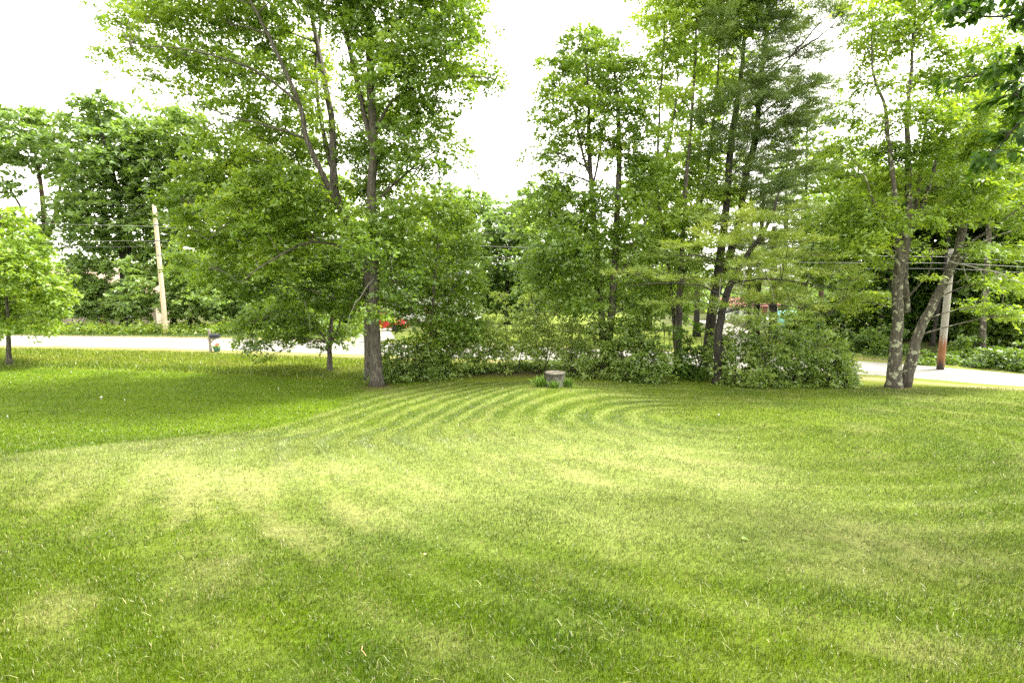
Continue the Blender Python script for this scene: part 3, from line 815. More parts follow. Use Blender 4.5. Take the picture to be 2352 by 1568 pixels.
b = at(757, 852)
plant('small_maple', 'small dark stemmed tree under the big maples, its low boughs drooping over the road edge', 'tree', None, b, b[1],
      [[(757, 854, 0, .24), (757, 800, 0, .2), (762, 730, 0, .15), (768, 660, 0, .1), (770, 600, 0, .05)],
       [(757, 800, 0, .11), (782, 740, .2, .08), (800, 690, .3, .04)], [(756, 795, 0, .1), (720, 745, -.5, .06), (660, 725, -1.0, .04), (590, 735, -1.5, .02)]],
      [(760, 660, 60, 40), (700, 690, 60, 36), (640, 690, 56, 32), (800, 690, 44, 36), (690, 735, 60, 26), (620, 735, 60, 24), (580, 742, 36, 20, .9), (740, 745, 44, 24), (640, 775, 50, 14, .8), (580, 792, 36, 10, .6),
       (700, 775, 40, 14, .7), (552, 778, 26, 9, .7), (780, 760, 40, 24, .7), (560, 815, 24, 8, .5), (610, 822, 14, 6, .5), (740, 790, 30, 12, .5)],
      cover=2.2, ln=.145, wd=.105, tint0=.5, depth=.8, dead=[[(700, 690, -2, .03), (708, 720, -2.1, .02), (716, 770, -2.2, .012)]])

b = np.array([*pt(985, 850, 21.6)[:2], 0]); b[2] = gz(*b[:2])
plant('young_tree', 'leafy young tree among the bushes just right of the thick maple trunk', 'tree', None, b, 21.6,
      [[(985, 852, 0, .16), (990, 760, 0, .13), (998, 640, 0, .1), (1005, 540, 0, .06), (1010, 460, 0, .03)], [(988, 790, 0, .08), (1030, 690, .2, .05), (1060, 620, .2, .03)], [(986, 780, 0, .07), (940, 700, -.3, .05), (920, 620, -.3, .03)]],
      [(1000, 470, 54, 36), (1050, 505, 40, 36), (950, 525, 50, 40), (1010, 555, 60, 40), (1065, 580, 36, 36), (940, 610, 50, 40), (1000, 640, 60, 40), (1060, 665, 46, 38), (965, 685, 46, 30), (1020, 720, 56, 34),
       (1090, 640, 30, 26, .8), (985, 775, 46, 26), (1060, 755, 46, 34), (930, 738, 26, 14, .9), (900, 722, 24, 12, .8), (900, 795, 26, 20, .7)],
      cover=2.1, ln=.14, wd=.10, tint0=.52, leaf='maple')

b = at(1392, 858)
plant('twin_trunk_tree', 'tall twin trunked tree behind the bushes, just right of the stump', 'tree', None, b, b[1],
      [[(1396, 862, 0, .42), (1398, 780, 0, .36), (1407, 690, 0, .33), (1413, 600, 0, .3), (1417, 500, 0, .27), (1421, 400, 0, .23), (1421, 310, .1, .18), (1416, 210, .2, .12), (1405, 120, .3, .06)],
       [(1388, 850, .2, .30), (1382, 740, .2, .27), (1376, 640, .2, .25), (1366, 520, .2, .23), (1357, 412, .2, .2), (1352, 320, .2, .16), (1352, 220, .1, .11), (1345, 120, 0, .05)],
       [(1358, 415, .2, .12), (1335, 340, -.2, .1), (1322, 260, -.4, .07), (1300, 180, -.5, .04)], [(1360, 430, .2, .1), (1378, 350, .4, .08), (1388, 260, .5, .06), (1392, 150, .5, .03)],
       [(1412, 640, 0, .1), (1450, 590, -.4, .07), (1480, 520, -.6, .05), (1500, 440, -.7, .03)]],
      [(1330, 95, 40, 30), (1290, 140, 40, 28, .9), (1380, 100, 40, 32), (1340, 165, 54, 40), (1400, 170, 50, 44), (1270, 205, 36, 32, .8), (1450, 170, 36, 40), (1320, 240, 54, 40), (1390, 250, 50, 44), (1455, 250, 46, 44),
       (1255, 270, 30, 26, .6), (1280, 310, 46, 30, .8), (1345, 310, 46, 34, .8), (1235, 345, 34, 20, .6), (1450, 330, 46, 44), (1400, 330, 40, 34, .7), (1300, 365, 46, 24, .7), (1470, 400, 40, 44), (1250, 390, 30, 18, .5),
       (1290, 440, 60, 36, 1.1), (1370, 450, 44, 34), (1440, 460, 44, 40), (1250, 490, 44, 34, 1.1), (1320, 505, 60, 40, 1.2), (1290, 570, 66, 42, 1.3), (1390, 540, 44, 36), (1250, 620, 44, 36, 1.2), (1340, 620, 60, 40, 1.3), (1440, 560, 46, 44, 1.1),
       (1300, 670, 56, 36, 1.2), (1450, 640, 44, 36), (1400, 690, 40, 34), (1350, 700, 50, 34), (1480, 700, 40, 36), (1450, 740, 44, 34)],
      cover=1.75, ln=.15, wd=.105, tint0=.5, limb_each=True, depth=.9, leaf='maple')

b = at(1556, 852)
plant('slender_trees', 'clump of thin tall stems with sparse leaves between the twin trunked tree and the pine', 'tree', None, b, b[1] + .3,
      [[(1556, 856, 0, .34), (1558, 760, 0, .3), (1562, 660, 0, .25), (1570, 540, 0, .2), (1578, 400, 0, .16), (1590, 250, 0, .12), (1598, 100, 0, .09), (1604, -60, 0, .05)],
       [(1552, 800, .2, .22), (1545, 700, .3, .18), (1528, 560, .4, .14), (1510, 430, .5, .12), (1514, 280, .5, .09), (1524, 120, .5, .07), (1530, -60, .5, .04)],
       [(1562, 680, .2, .18), (1590, 560, .4, .15), (1618, 430, .5, .12), (1640, 270, .5, .1), (1652, 120, .5, .07), (1662, -50, .5, .04)],
       [(1516, 420, .5, .08), (1545, 290, .8, .06), (1558, 150, .9, .05), (1562, 0, .9, .03)]],
      [(1500, 30, 34, 34, .9), (1545, 40, 44, 40), (1600, 30, 44, 40), (1650, 50, 40, 40), (1530, 120, 40, 34, .8), (1590, 130, 40, 34, .7), (1640, 150, 34, 34, .7), (1510, 200, 30, 34, .6), (1560, 220, 34, 30, .5), (1620, 240, 30, 34, .5),
       (1530, 300, 34, 30, .5), (1590, 330, 34, 30, .5), (1500, 390, 40, 34, .9), (1545, 400, 46, 36, 1.1), (1600, 420, 40, 34, .8), (1520, 470, 50, 40, 1.2), (1580, 490, 46, 36, 1.), (1550, 545, 50, 36, 1.2), (1610, 530, 36, 30, .8),
       (1560, -40, 90, 40), (1660, -30, 60, 50), (1490, 560, 40, 36, 1), (1620, 340, 44, 40, .8), (1660, 440, 50, 40, .9), (1560, 620, 56, 40, 1.1), (1510, 660, 50, 40, 1), (1620, 600, 40, 34, .8), (1690, 30, 50, 50, .9), (1740, -10, 60, 50, .8), (1690, 200, 40, 40, .6)],
      cover=1.9, ln=.145, wd=.10, tint0=.58, leaf='bright', bark='maple', limb_r=.03, depth=.6)

b = at(1622, 850)
plant('tall_pine', 'tall pine with two dark trunks and long feathery boughs reaching right', 'tree', None, b, b[1],
      [[(1620, 854, 0, .50), (1628, 780, 0, .46), (1637, 700, 0, .42), (1650, 620, 0, .38), (1667, 490, .1, .32), (1678, 340, .2, .27), (1690, 260, .2, .23), (1702, 170, .3, .19), (1712, 60, .3, .14), (1720, -60, .3, .08)],
       [(1640, 690, .3, .32), (1672, 600, .4, .32), (1697, 510, .5, .32), (1714, 400, .6, .3), (1737, 310, .7, .26), (1745, 200, .8, .22), (1756, 110, .9, .18), (1766, 20, 1, .14), (1776, -90, 1, .08)],
       [(1745, 215, .8, .1), (1800, 150, .3, .08), (1860, 80, 0, .06), (1915, 20, -.3, .03)], [(1750, 160, .8, .09), (1830, 120, .4, .07), (1900, 70, .1, .05), (1950, 20, 0, .02)],
       [(1740, 270, .7, .09), (1800, 225, .3, .06), (1880, 195, 0, .04), (1930, 190, 0, .02)], [(1712, 400, .6, .08), (1770, 370, .2, .06), (1840, 345, 0, .03)]],
      [(1850, 60, 36, 20), (1895, 40, 34, 16), (1800, 110, 40, 22), (1930, 55, 26, 12), (1860, 120, 36, 16), (1790, 60, 36, 26), (1740, 50, 40, 34), (1700, 100, 34, 34, .8), (1850, 200, 40, 14), (1900, 190, 30, 10), (1800, 225, 44, 20),
       (1745, 235, 34, 26), (1690, 230, 34, 34, .9), (1815, 275, 50, 22, 1.2), (1760, 300, 50, 26, 1.2), (1700, 310, 44, 28, 1.1), (1650, 340, 34, 24, .8), (1830, 340, 46, 18), (1770, 365, 50, 22, 1.1), (1710, 380, 44, 22), (1660, 420, 40, 20, .8), (1740, 150, 30, 26, .8), (1860, 390, 46, 16), (1790, 430, 46, 16, .9),
       (1720, -30, 60, 40), (1800, -20, 60, 30), (1640, 270, 30, 24, .7), (1730, 190, 44, 30), (1790, 180, 40, 20), (1830, 240, 40, 14), (1700, 440, 44, 20), (1820, 400, 50, 16), (1770, 470, 50, 16, .9), (1900, 240, 30, 9, .8), (1870, 290, 36, 12), (1660, 60, 40, 30, .7), (1660, 500, 44, 18, .8)],
      pine=True, leaf='pine', bark='dark', cover=3.0, ln=.21, wd=.026, K=60, spray=.62, tint0=.45, limb_each=True, n_twig=5, depth=.7, sagk=.03)

b = np.array([*pt(1655, 845, 19.6)[:2], 0]); b[2] = gz(*b[:2])
plant('low_pine', 'broad yellowish green pine with level feathery boughs low over the bushes', 'tree', None, b, 20.2,
      [[(1648, 856, 0, .34), (1650, 770, 0, .3), (1665, 690, .1, .26), (1700, 610, .2, .22), (1735, 560, .3, .17), (1770, 500, .4, .12), (1790, 440, .4, .06)],
       [(1680, 650, .1, .08), (1760, 640, -.8, .06), (1850, 650, -1.4, .04), (1940, 668, -1.8, .02)], [(1655, 720, 0, .08), (1740, 700, -.8, .05), (1820, 705, -1.2, .035), (1900, 725, -1.6, .02)],
       [(1668, 680, 0, .08), (1600, 655, -.8, .05), (1520, 650, -1.4, .035), (1440, 655, -1.9, .02)], [(1690, 620, .2, .07), (1620, 590, -.4, .045), (1550, 585, -.9, .02)],
       [(1735, 560, .3, .06), (1830, 555, -.3, .04), (1920, 565, -.8, .02)]],
      [(1650, 545, 50, 14), (1590, 560, 44, 12), (1710, 545, 44, 14), (1540, 585, 40, 10, .9), (1620, 600, 50, 12, .8), (1690, 590, 44, 14, .8), (1450, 628, 44, 7, .9), (1500, 632, 40, 9), (1560, 640, 40, 9, .7), (1760, 545, 44, 12),
       (1820, 555, 40, 9), (1800, 590, 44, 11), (1860, 585, 40, 8), (1750, 610, 44, 10, .8), (1850, 625, 50, 9), (1910, 620, 36, 7), (1950, 640, 36, 6), (1790, 640, 50, 10), (1700, 645, 40, 10, .7), (1640, 655, 40, 9, .7), (1870, 662, 50, 8), (1940, 678, 40, 6, .9),
       (1800, 680, 50, 9), (1730, 690, 44, 10), (1600, 690, 40, 9, .8), (1660, 705, 40, 9, .8), (1860, 700, 50, 8), (1920, 715, 40, 6, .8), (1780, 722, 46, 9, .9), (1540, 700, 36, 8, .7), (1700, 735, 40, 9, .7), (1840, 738, 40, 8, .7), (1780, 505, 44, 10), (1840, 480, 44, 10, .9), (1880, 520, 36, 8, .8), (1720, 500, 40, 12, .9), (1640, 500, 36, 12, .8)],
      pine=True, leaf='ypine', bark='dark', cover=3.0, ln=.21, wd=.026, K=60, spray=.6, tint0=.55, limb_each=True, n_twig=5, depth=.6, sagk=.02, limb_r=.03,
      dead=[[(1700, 620, -1, .035), (1712, 600, -1.1, .03), (1700, 690, -1.1, .015)], [(1750, 620, -1.4, .03), (1770, 650, -1.5, .025), (1778, 700, -1.5, .012)], [(1655, 640, -1, .03), (1650, 690, -1.1, .02), (1640, 720, -1.1, .01)]])

b = at(2062, 889)
plant('lichen_tree', 'pale leaved tree with two lichen spotted trunks spreading from one base by the road', 'tree', None, b, b[1],
      [[(2052, 891, 0, .46), (2056, 820, 0, .41), (2062, 725, 0, .37), (2063, 640, 0, .35), (2076, 560, 0, .3), (2088, 490, 0, .24), (2086, 380, 0, .19), (2083, 283, .1, .15), (2092, 167, .2, .11), (2100, 60, .3, .07), (2106, -40, .3, .04)],
       [(2080, 889, .1, .40), (2096, 810, .1, .34), (2116, 750, .1, .31), (2143, 700, .2, .29), (2178, 625, .3, .29), (2203, 570, .4, .26), (2220, 490, .5, .22), (2252, 419, .6, .17), (2290, 330, .7, .13), (2320, 250, .8, .09), (2350, 170, .9, .05)],
       [(2063, 640, 0, .22), (2060, 540, -.3, .19), (2053, 433, -.5, .16), (2039, 310, -.7, .13), (2030, 240, -.8, .1), (2012, 190, -.9, .08), (2002, 120, -1, .05), (2004, 20, -1, .03)],
       [(2078, 555, 0, .2), (2112, 490, .2, .16), (2142, 400, .3, .14), (2168, 300, .4, .12), (2186, 230, .5, .09), (2222, 160, .6, .06), (2250, 90, .6, .03)],
       [(2078, 640, .1, .18), (2085, 720, .2, .2), (2080, 600, .2, .17), (2104, 470, .3, .14), (2120, 350, .4, .1), (2130, 240, .5, .06)],
       [(2205, 570, .4, .1), (2270, 530, 0, .08), (2340, 480, -.4, .06), (2400, 440, -.6, .03)], [(2180, 625, .3, .09), (2250, 560, .8, .07), (2330, 530, 1.2, .05), (2400, 520, 1.4, .02)],
       [(2078, 690, 0, .08), (2110, 655, -.4, .06), (2135, 620, -.6, .04), (2141, 575, -.6, .02)], [(2060, 560, -.2, .08), (2010, 470, -1, .06), (1985, 400, -1.3, .04)]],
      [(2005, 40, 44, 36, .8), (2060, 30, 50, 36, .9), (2110, 70, 44, 36, .8), (1985, 110, 34, 30, .6), (2040, 110, 44, 30, .7), (2150, 120, 40, 34, .7), (1970, 190, 34, 26, .5), (2030, 190, 40, 26, .5), (2100, 180, 44, 30, .6), (2180, 180, 44, 36, .8),
       (1950, 260, 36, 24, .5), (2010, 280, 40, 26, .6), (2090, 260, 44, 34, .8), (2160, 260, 50, 36, 1), (2230, 250, 50, 40, 1), (1975, 330, 44, 24, .6), (2050, 350, 44, 30, .9), (2120, 340, 54, 36, 1.1), (2200, 340, 60, 40, 1.2), (2280, 320, 54, 44, 1.2), (2330, 270, 40, 44),
       (1945, 400, 46, 28, 1), (2010, 420, 50, 32, 1.1), (2080, 430, 44, 32, .9), (2160, 420, 54, 34, 1.1), (2240, 410, 54, 34, 1.1), (2320, 400, 50, 40, 1.1), (1970, 480, 50, 30, 1.2), (2030, 500, 46, 30, 1.1), (2280, 480, 50, 30), (2160, 500, 44, 24, .8), (2340, 500, 40, 30), (2000, 560, 44, 28, 1.1),
       (2125, 575, 30, 18, .6), (2240, 570, 46, 16, .8), (2310, 580, 46, 20, .9), (2030, 610, 34, 16, .8), (1975, 630, 40, 20, .9), (2270, 640, 46, 18, .9), (2330, 650, 36, 22), (2010, 680, 40, 18, .8), (2250, 700, 40, 18, .8), (2310, 720, 40, 18, .9), (2120, 640, 20, 10, .5),
       (2060, -40, 80, 40), (2180, -20, 80, 50, .8), (2250, 170, 60, 50, .8), (2300, 100, 60, 50, .7), (2220, 470, 60, 30), (2110, 480, 40, 34), (1950, 540, 46, 24, 1.1), (1960, 690, 40, 16, .8), (1920, 340, 34, 24, .7)],
      cover=1.9, ln=.145, wd=.085, tint0=.52, leaf='pale', bark='lichen', limb_each=True, depth=.6, limb_r=.035,
      dead=[[(2180, 600, -.6, .07), (2225, 612, -.9, .06), (2268, 620, -1.2, .05), (2310, 635, -1.4, .04), (2365, 660, -1.6, .02)], [(2250, 617, -1.1, .03), (2262, 650, -1.2, .02), (2264, 690, -1.2, .01)],
            [(2285, 625, -1.3, .03), (2300, 660, -1.4, .02), (2304, 700, -1.4, .01)], [(2210, 608, -.8, .03), (2222, 640, -.9, .02), (2232, 655, -.9, .01)]])

# ---------------- bushes between the lawn and the road
def shrub(px, py, rx, ry, label, leaf='shrub', tint0=.45, cover=2.6, D=None, ln=.13, wd=.085, name='shrub', group='bushes along the lawn edge', n_stem=5, low=True, bark='dark'):
    """a bush whose leaf mass is centred on (px, py); its stems rise from the ground below"""
    c = pt(px, py, D); bz = gz(c[0], c[1]); base = np.array([c[0], c[1], bz])
    foot = py + (c[2] - bz) / D * F_PX * 1.0
    stems = []
    for k in range(n_stem):
        fx = px + RNG.uniform(-.35, .35) * rx; tx = px + RNG.uniform(-.9, .9) * rx; dz = RNG.uniform(-.5, .5)
        stems.append([(fx, foot + 3, dz, .05 + .03 * RNG.random()), (0.5 * fx + .5 * tx + RNG.uniform(-5, 5), (foot + py) / 2, dz * 1.3, .035), (tx, py - ry * .3, dz * 1.6, .015)])
    lobes = []
    for k in range(8):
        a = 2 * PI * k / 8 + RNG.uniform(-.4, .4)
        lobes.append((px + RNG.uniform(.45, .72) * rx * math.cos(a), py + RNG.uniform(.4, .66) * ry * math.sin(a), rx * RNG.uniform(.26, .5), ry * RNG.uniform(.22, .44), RNG.uniform(.8, 1.4), RNG.uniform(-.8, .8)))
    lobes.append((px, py, rx * .6, ry * .55, .6))
    for k in range(4):
        lobes.append((px + RNG.uniform(-.9, .9) * rx, py - ry * RNG.uniform(.75, 1.35), rx * RNG.uniform(.14, .26), ry * RNG.uniform(.16, .30), 1.0, RNG.uniform(-.8, .8)))
    if low:
        lobes.append((px, foot - 8, rx * .95, 12, .9, -.4))
    return plant(name, label, 'shrub', group, base, D, stems, lobes, leaf=leaf, bark=bark, cover=cover, ln=ln, wd=wd, K=20, spray=.42, tint0=tint0, n_twig=5, limb_r=.02, trunk_name='stem', flare=False, crown_name='foliage')

HEDGE = [
    (905, 848, 60, 34, 21.2, 'shrub', .15, 'dark low bush at the foot of the thick maple trunk'),
    (965, 835, 56, 44, 21.4, 'shrub', .2, 'dark bush second from the thick maple trunk'),
    (1030, 808, 56, 58, 22.0, 'shrub', .4, 'leafy bush below the young tree right of the maple'),
    (1105, 790, 52, 60, 22.6, 'shrub', .5, 'grey green bush left of the stump with the road showing under it'),
    (1170, 775, 54, 62, 22.8, 'shrub', .55, 'tall grey green bush left behind the stump'),
    (1240, 780, 54, 64, 22.8, 'shrub', .6, 'tall pale bush directly behind the stump'),
    (1310, 795, 52, 64, 22.4, 'shrub', .58, 'silvery green bush behind the right side of the stump'),
    (1372, 815, 50, 54, 21.6, 'shrub', .45, 'bush against the foot of the twin trunks'),
    (1440, 810, 56, 56, 21.2, 'shrub', .4, 'bush between the twin trunks and the thin stems'),
    (1500, 830, 48, 48, 20.8, 'shrub', .4, 'low bush in front of the clump of thin stems'),
    (1590, 828, 46, 44, 21.4, 'dark', .5, 'dark bush between the thin stems and the pine trunk'),
    (1690, 815, 58, 62, 20.2, 'shrub', .38, 'full bush just right of the pine trunk'),
    (1760, 830, 56, 54, 19.8, 'shrub', .40, 'broad bush in the middle of the right hand clump'),
    (1830, 822, 58, 54, 20.0, 'shrub', .36, 'dark green bush under the low pine boughs'),
    (1895, 840, 48, 42, 19.8, 'shrub', .36, 'low bush near the right end of the clump'),
    (1940, 852, 30, 26, 19.8, 'shrub', .4, 'smallest bush at the right end beside the road'),
]
for px, py, rx, ry, D, lf, t0, lab in HEDGE:
    t0 += .25 + RNG.uniform(-.12, .12)
    if px > 1000: py -= 8; ry += 8
    shrub(px, py, rx, ry, lab, leaf=lf, tint0=t0, D=D, cover=1.05 if 1060 < px < 1340 else 1.35, low=not (1060 < px < 1300))

# low leafy plants along the foot of the bushes
n = 1700
sx = RNG.uniform(850, 1965, n)
base_y = np.interp(sx, [860, 1000, 1150, 1280, 1400, 1550, 1700, 1850, 1960], [884, 866, 856, 850, 858, 866, 874, 882, 884])
P = np.array([gpt(a, c_ - 1 - 12 * RNG.random() ** 1.3) for a, c_ in zip(sx, base_y)])
P[:, 2] += 0.03 + 0.35 * RNG.random(n) * fbm(sx * .03, sx * 0, 19, 3)
dr = unit(np.concatenate([RNG.normal(0, 1, (n, 2)), RNG.normal(.3, .3, (n, 1))], 1))
V, F, T = leaves(P, dr, 22, .28, .10, .06, .35 + RNG.normal(0, .12, n), spread=.5, thick=.35)
tag(link('undergrowth', np_mesh('undergrowth', V, [F], {'tint': T}), LM['shrub']), 'low leafy weeds along the foot of the bushes', 'undergrowth', None, 'stuff')

# ---------------- thicket and trees beyond the road
THICK = [
    (165, 690, 56, 60, 'pale green thicket bush behind the small bright tree'),
    (235, 700, 50, 54, 'rounded bush across the road below the tan roof'),
    (310, 690, 50, 60, 'bush across the road just left of the pole'),
    (420, 690, 52, 66, 'bush across the road just right of the pole'),
    (500, 690, 52, 66, 'bush across the road behind the mailbox'),
    (580, 700, 50, 62, 'bush across the road right of the mailbox'),
    (660, 705, 52, 58, 'bush across the road behind the drooping boughs'),
    (740, 700, 52, 62, 'bush across the road behind the small dark stem'),
    (815, 705, 48, 56, 'bush across the road behind the thick maple trunk'),
    (70, 720, 60, 50, 'bush across the road at the far left'),
]
for px, py, rx, ry, lab in THICK:
    c = gpt(px, 769)
    shrub(px, py - 12, rx * 1.05, ry * 1.1, lab, leaf='thicket', tint0=RNG.uniform(.4, .75), D=40.4 + RNG.uniform(-.4, 1.2), cover=2.6, ln=.24, wd=.17, group='bushes across the road', n_stem=3)
n = 700
sx = RNG.uniform(-40, 860, n)
P = np.array([pt(a, 770, 37.7 + 1.9 * RNG.random()) for a in sx]); P[:, 2] = gz(P[:, 0], P[:, 1]) + 0.05 + 1.3 * RNG.random(n) * fbm(sx * .02, sx * 0, 29, 3) ** 1.5
dr = unit(np.concatenate([RNG.normal(0, 1, (n, 2)), RNG.normal(.4, .3, (n, 1))], 1))
V, F, T = leaves(P, dr, 18, .55, .2, .13, .65 + RNG.normal(0, .12, n), spread=.5, thick=.35)
tag(link('roadside_weeds', np_mesh('roadside_weeds', V, [F], {'tint': T}), LM['bright']), 'bright leafy weeds along the far edge of the road', 'weeds', None, 'stuff')

def bg(label, D, stems, lobes, name='tree', group='trees across the road', **kw):
    f = stems[0][0]
    p = pt(f[0], f[1], D); b_ = np.array([p[0], p[1], gz(p[0], p[1])])
    yb = CY + F_PX * math.tan(math.atan2(CAM[2] - b_[2], D) - PITCH)
    stems = [list(s) for s in stems]; stems[0][0] = (f[0], yb, f[2], f[3])
    base_kw = dict(leaf='far', bark='dark', cover=2.0, ln=.165 * D / 21, wd=.12 * D / 21, K=24, spray=.9 * (D / 40) ** .5, tint0=.45, n_twig=4)
    base_kw.update(kw)
    return plant(name, label, 'tree', group, b_, D, stems, lobes, **base_kw)

bg('thin tree with dark forking trunks at the far left against the sky', 46, [[(105, 740, 0, .5), (104, 560, 0, .42), (96, 450, 0, .34), (84, 370, 0, .22), (70, 290, 0, .1)], [(104, 570, 0, .3), (130, 480, 0, .24), (140, 420, 0, .18), (150, 330, 0, .08)], [(104, 580, 0, .26), (60, 500, 0, .2), (20, 430, 0, .14), (-20, 380, 0, .06)]],
   [(20, 270, 50, 26), (80, 262, 40, 22), (50, 315, 60, 32), (110, 320, 40, 36), (10, 350, 46, 28), (80, 370, 50, 26, .7), (130, 390, 34, 26, .7), (20, 420, 46, 26, .7), (-20, 310, 50, 40), (60, 520, 60, 30, .8), (10, 500, 40, 26), (140, 470, 34, 26, .6), (60, 560, 50, 30)], bark='red', leaf='far', tint0=.32, cover=1.8)
bg('tallest round crowned tree on the far left', 43, [[(285, 740, 0, .6), (283, 600, 0, .5), (270, 450, 0, .4), (240, 330, 0, .2), (225, 260, 0, .08)], [(292, 740, .4, .4), (296, 600, .4, .34), (300, 500, .4, .24)]],
   [(210, 245, 38, 26), (250, 280, 50, 36), (190, 300, 50, 36), (290, 320, 44, 36), (230, 340, 60, 44), (180, 370, 50, 40), (300, 390, 50, 44), (240, 410, 60, 46), (190, 450, 56, 44), (290, 470, 50, 44), (240, 500, 60, 40), (180, 530, 50, 40, .8), (260, 570, 60, 30, .8), (310, 550, 46, 34), (200, 620, 50, 26, .5)], leaf='far', tint0=.42, cover=2.4)
bg('tree with a broad pale crown above the left utility pole', 44, [[(400, 740, 0, .5), (398, 600, 0, .4), (390, 450, 0, .3), (380, 300, 0, .1)]],
   [(370, 265, 44, 24), (420, 262, 34, 20), (350, 310, 40, 36), (400, 320, 50, 36), (445, 330, 34, 36), (360, 380, 50, 40), (430, 390, 50, 40), (340, 450, 44, 44), (400, 460, 54, 44), (450, 470, 40, 44), (360, 530, 54, 44), (430, 550, 54, 44), (350, 610, 50, 40), (420, 620, 54, 40)], leaf='far', tint0=.62, cover=2.3)
bg('bushy tree across the road behind the long maple limbs', 45, [[(560, 740, 0, .5), (560, 600, 0, .4), (556, 480, 0, .2), (555, 420, 0, .1)]],
   [(520, 400, 60, 40), (590, 420, 60, 40), (490, 460, 50, 44), (560, 480, 60, 46), (630, 490, 50, 46), (510, 550, 60, 46), (590, 560, 60, 46), (650, 570, 50, 46), (540, 630, 70, 40), (630, 640, 60, 40)], leaf='bright', tint0=.35, cover=2.2)
bg('bushy tree across the road behind the middle of the maples', 46, [[(730, 740, 0, .5), (730, 600, 0, .4), (728, 480, 0, .2), (726, 420, 0, .1)]],
   [(700, 430, 60, 40), (770, 450, 50, 44), (680, 500, 50, 46), (750, 520, 60, 46), (810, 520, 40, 46), (700, 580, 60, 46), (780, 590, 56, 46), (720, 650, 70, 40), (800, 650, 50, 40)], leaf='bright', tint0=.3, cover=2.2)
bg('rounded tree far back in the gap left of centre', 66, [[(1060, 740, 0, .7), (1060, 600, 0, .5), (1056, 480, 0, .2)]],
   [(1030, 445, 44, 24), (1085, 452, 44, 20), (1010, 480, 40, 34), (1060, 490, 56, 34), (1115, 480, 36, 24), (1030, 540, 50, 40), (1090, 545, 50, 40), (1010, 600, 44, 40), (1070, 610, 50, 40), (980, 540, 40, 44), (940, 500, 40, 44), (900, 540, 50, 60), (960, 620, 50, 40), (880, 620, 50, 50)], leaf='far', tint0=.55, cover=2.3)
bg('dark layered evergreen in the gap between the tree groups', 56, [[(1165, 740, 0, .6), (1165, 640, 0, .45), (1162, 540, 0, .2), (1160, 480, 0, .08)]],
   [(1160, 485, 34, 26), (1140, 525, 40, 28), (1190, 520, 36, 30), (1160, 560, 50, 28), (1125, 575, 34, 24), (1200, 570, 36, 30), (1170, 610, 54, 28), (1120, 640, 40, 28), (1210, 640, 40, 36), (1160, 665, 54, 28), (1130, 690, 46, 26), (1200, 695, 46, 28)], leaf='far', tint0=.3, cover=2.8)
bg('leafy tree across the road behind the left of the twin trunks', 46, [[(1235, 740, 0, .5), (1236, 600, 0, .4), (1240, 500, 0, .2)]],
   [(1225, 470, 40, 26), (1260, 440, 40, 30), (1210, 520, 36, 36), (1260, 520, 46, 40), (1230, 590, 46, 40), (1290, 600, 50, 44), (1240, 660, 50, 36), (1310, 670, 60, 40), (1340, 560, 50, 50), (1380, 640, 50, 50)], leaf='far', tint0=.6, cover=2.4)
bg('leafy tree across the road behind the right of the twin trunks', 44, [[(1490, 740, 0, .5), (1490, 640, 0, .4), (1488, 520, 0, .2)]],
   [(1470, 440, 40, 36), (1510, 460, 40, 36), (1480, 520, 50, 44), (1530, 540, 44, 44), (1460, 600, 50, 44), (1520, 620, 50, 44), (1570, 640, 44, 40), (1480, 680, 56, 40), (1550, 700, 50, 36)], leaf='far', tint0=.5, cover=2.0)
# pines beyond the road on the right: trunks with level boughs, sky between
for k, (px, D, top, lab) in enumerate([(1800, 50, 400, 'pine with a bare dark trunk standing behind the low yellow boughs'), (1838, 56, 420, 'slim pine right of the bare dark pine trunk'), (1885, 54, 400, 'pine beyond the road halfway between low pine and lichen trunks'),
                                       (1925, 60, 430, 'slim far pine left of the lichen spotted trunks'), (1720, 58, 430, 'far pine seen between the two dark pine trunks')]):
    lob = []
    for j in range(7):
        yy = top + 10 + j * 24 + RNG.uniform(-6, 6)
        lob.append((px + RNG.uniform(-46, 46), yy, RNG.uniform(26, 44), RNG.uniform(6, 10), RNG.uniform(.7, 1.2)))
    lob += [(px + RNG.uniform(-30, 30), top + 175, 44, 12), (px + RNG.uniform(-30, 30), top + 200, 44, 14)]
    bg(lab, D, [[(px, 760, 0, .55), (px + 2, 600, 0, .45), (px + 6, 480, 0, .32), (px + 4, top, 0, .1)]], lob, name='pine_tree', group='pines beyond the road', pine=True, leaf='pine' if k != 3 else 'ypine', bark='red' if k in (1, 2) else 'dark',
       cover=2.2, ln=.42, wd=.075, K=40, spray=1.1, tint0=.6)
b = at(1775, 776)
bg('stout straight trunk on the yellow lawn in front of the turquoise cover', b[1], [[(1774, 776, 0, .62), (1775, 735, 0, .52), (1776, 640, 0, .46), (1778, 520, 0, .3)]],
   [(1770, 690, 40, 14), (1820, 690, 40, 16), (1750, 650, 50, 20), (1810, 640, 50, 20), (1780, 600, 54, 22), (1850, 600, 44, 20), (1740, 600, 44, 20)], name='pine_tree', group='pines beyond the road', pine=True, leaf='ypine', bark='dark', cover=2.2, ln=.3, wd=.045, K=40, spray=.8, tint0=.5)
b = at(1736, 772)
bg('dark trunk left of the stout trunk on the yellow lawn', b[1], [[(1735, 772, 0, .48), (1738, 700, 0, .42), (1745, 600, 0, .36), (1750, 500, 0, .26), (1754, 420, 0, .1)]],
   [(1730, 640, 44, 18), (1760, 560, 50, 18), (1720, 560, 44, 18), (1745, 500, 50, 16), (1770, 440, 44, 14), (1720, 690, 40, 14)], name='pine_tree', group='pines beyond the road', pine=True, leaf='pine', bark='dark', cover=2.0, ln=.3, wd=.045, K=40, spray=.8, tint0=.5)
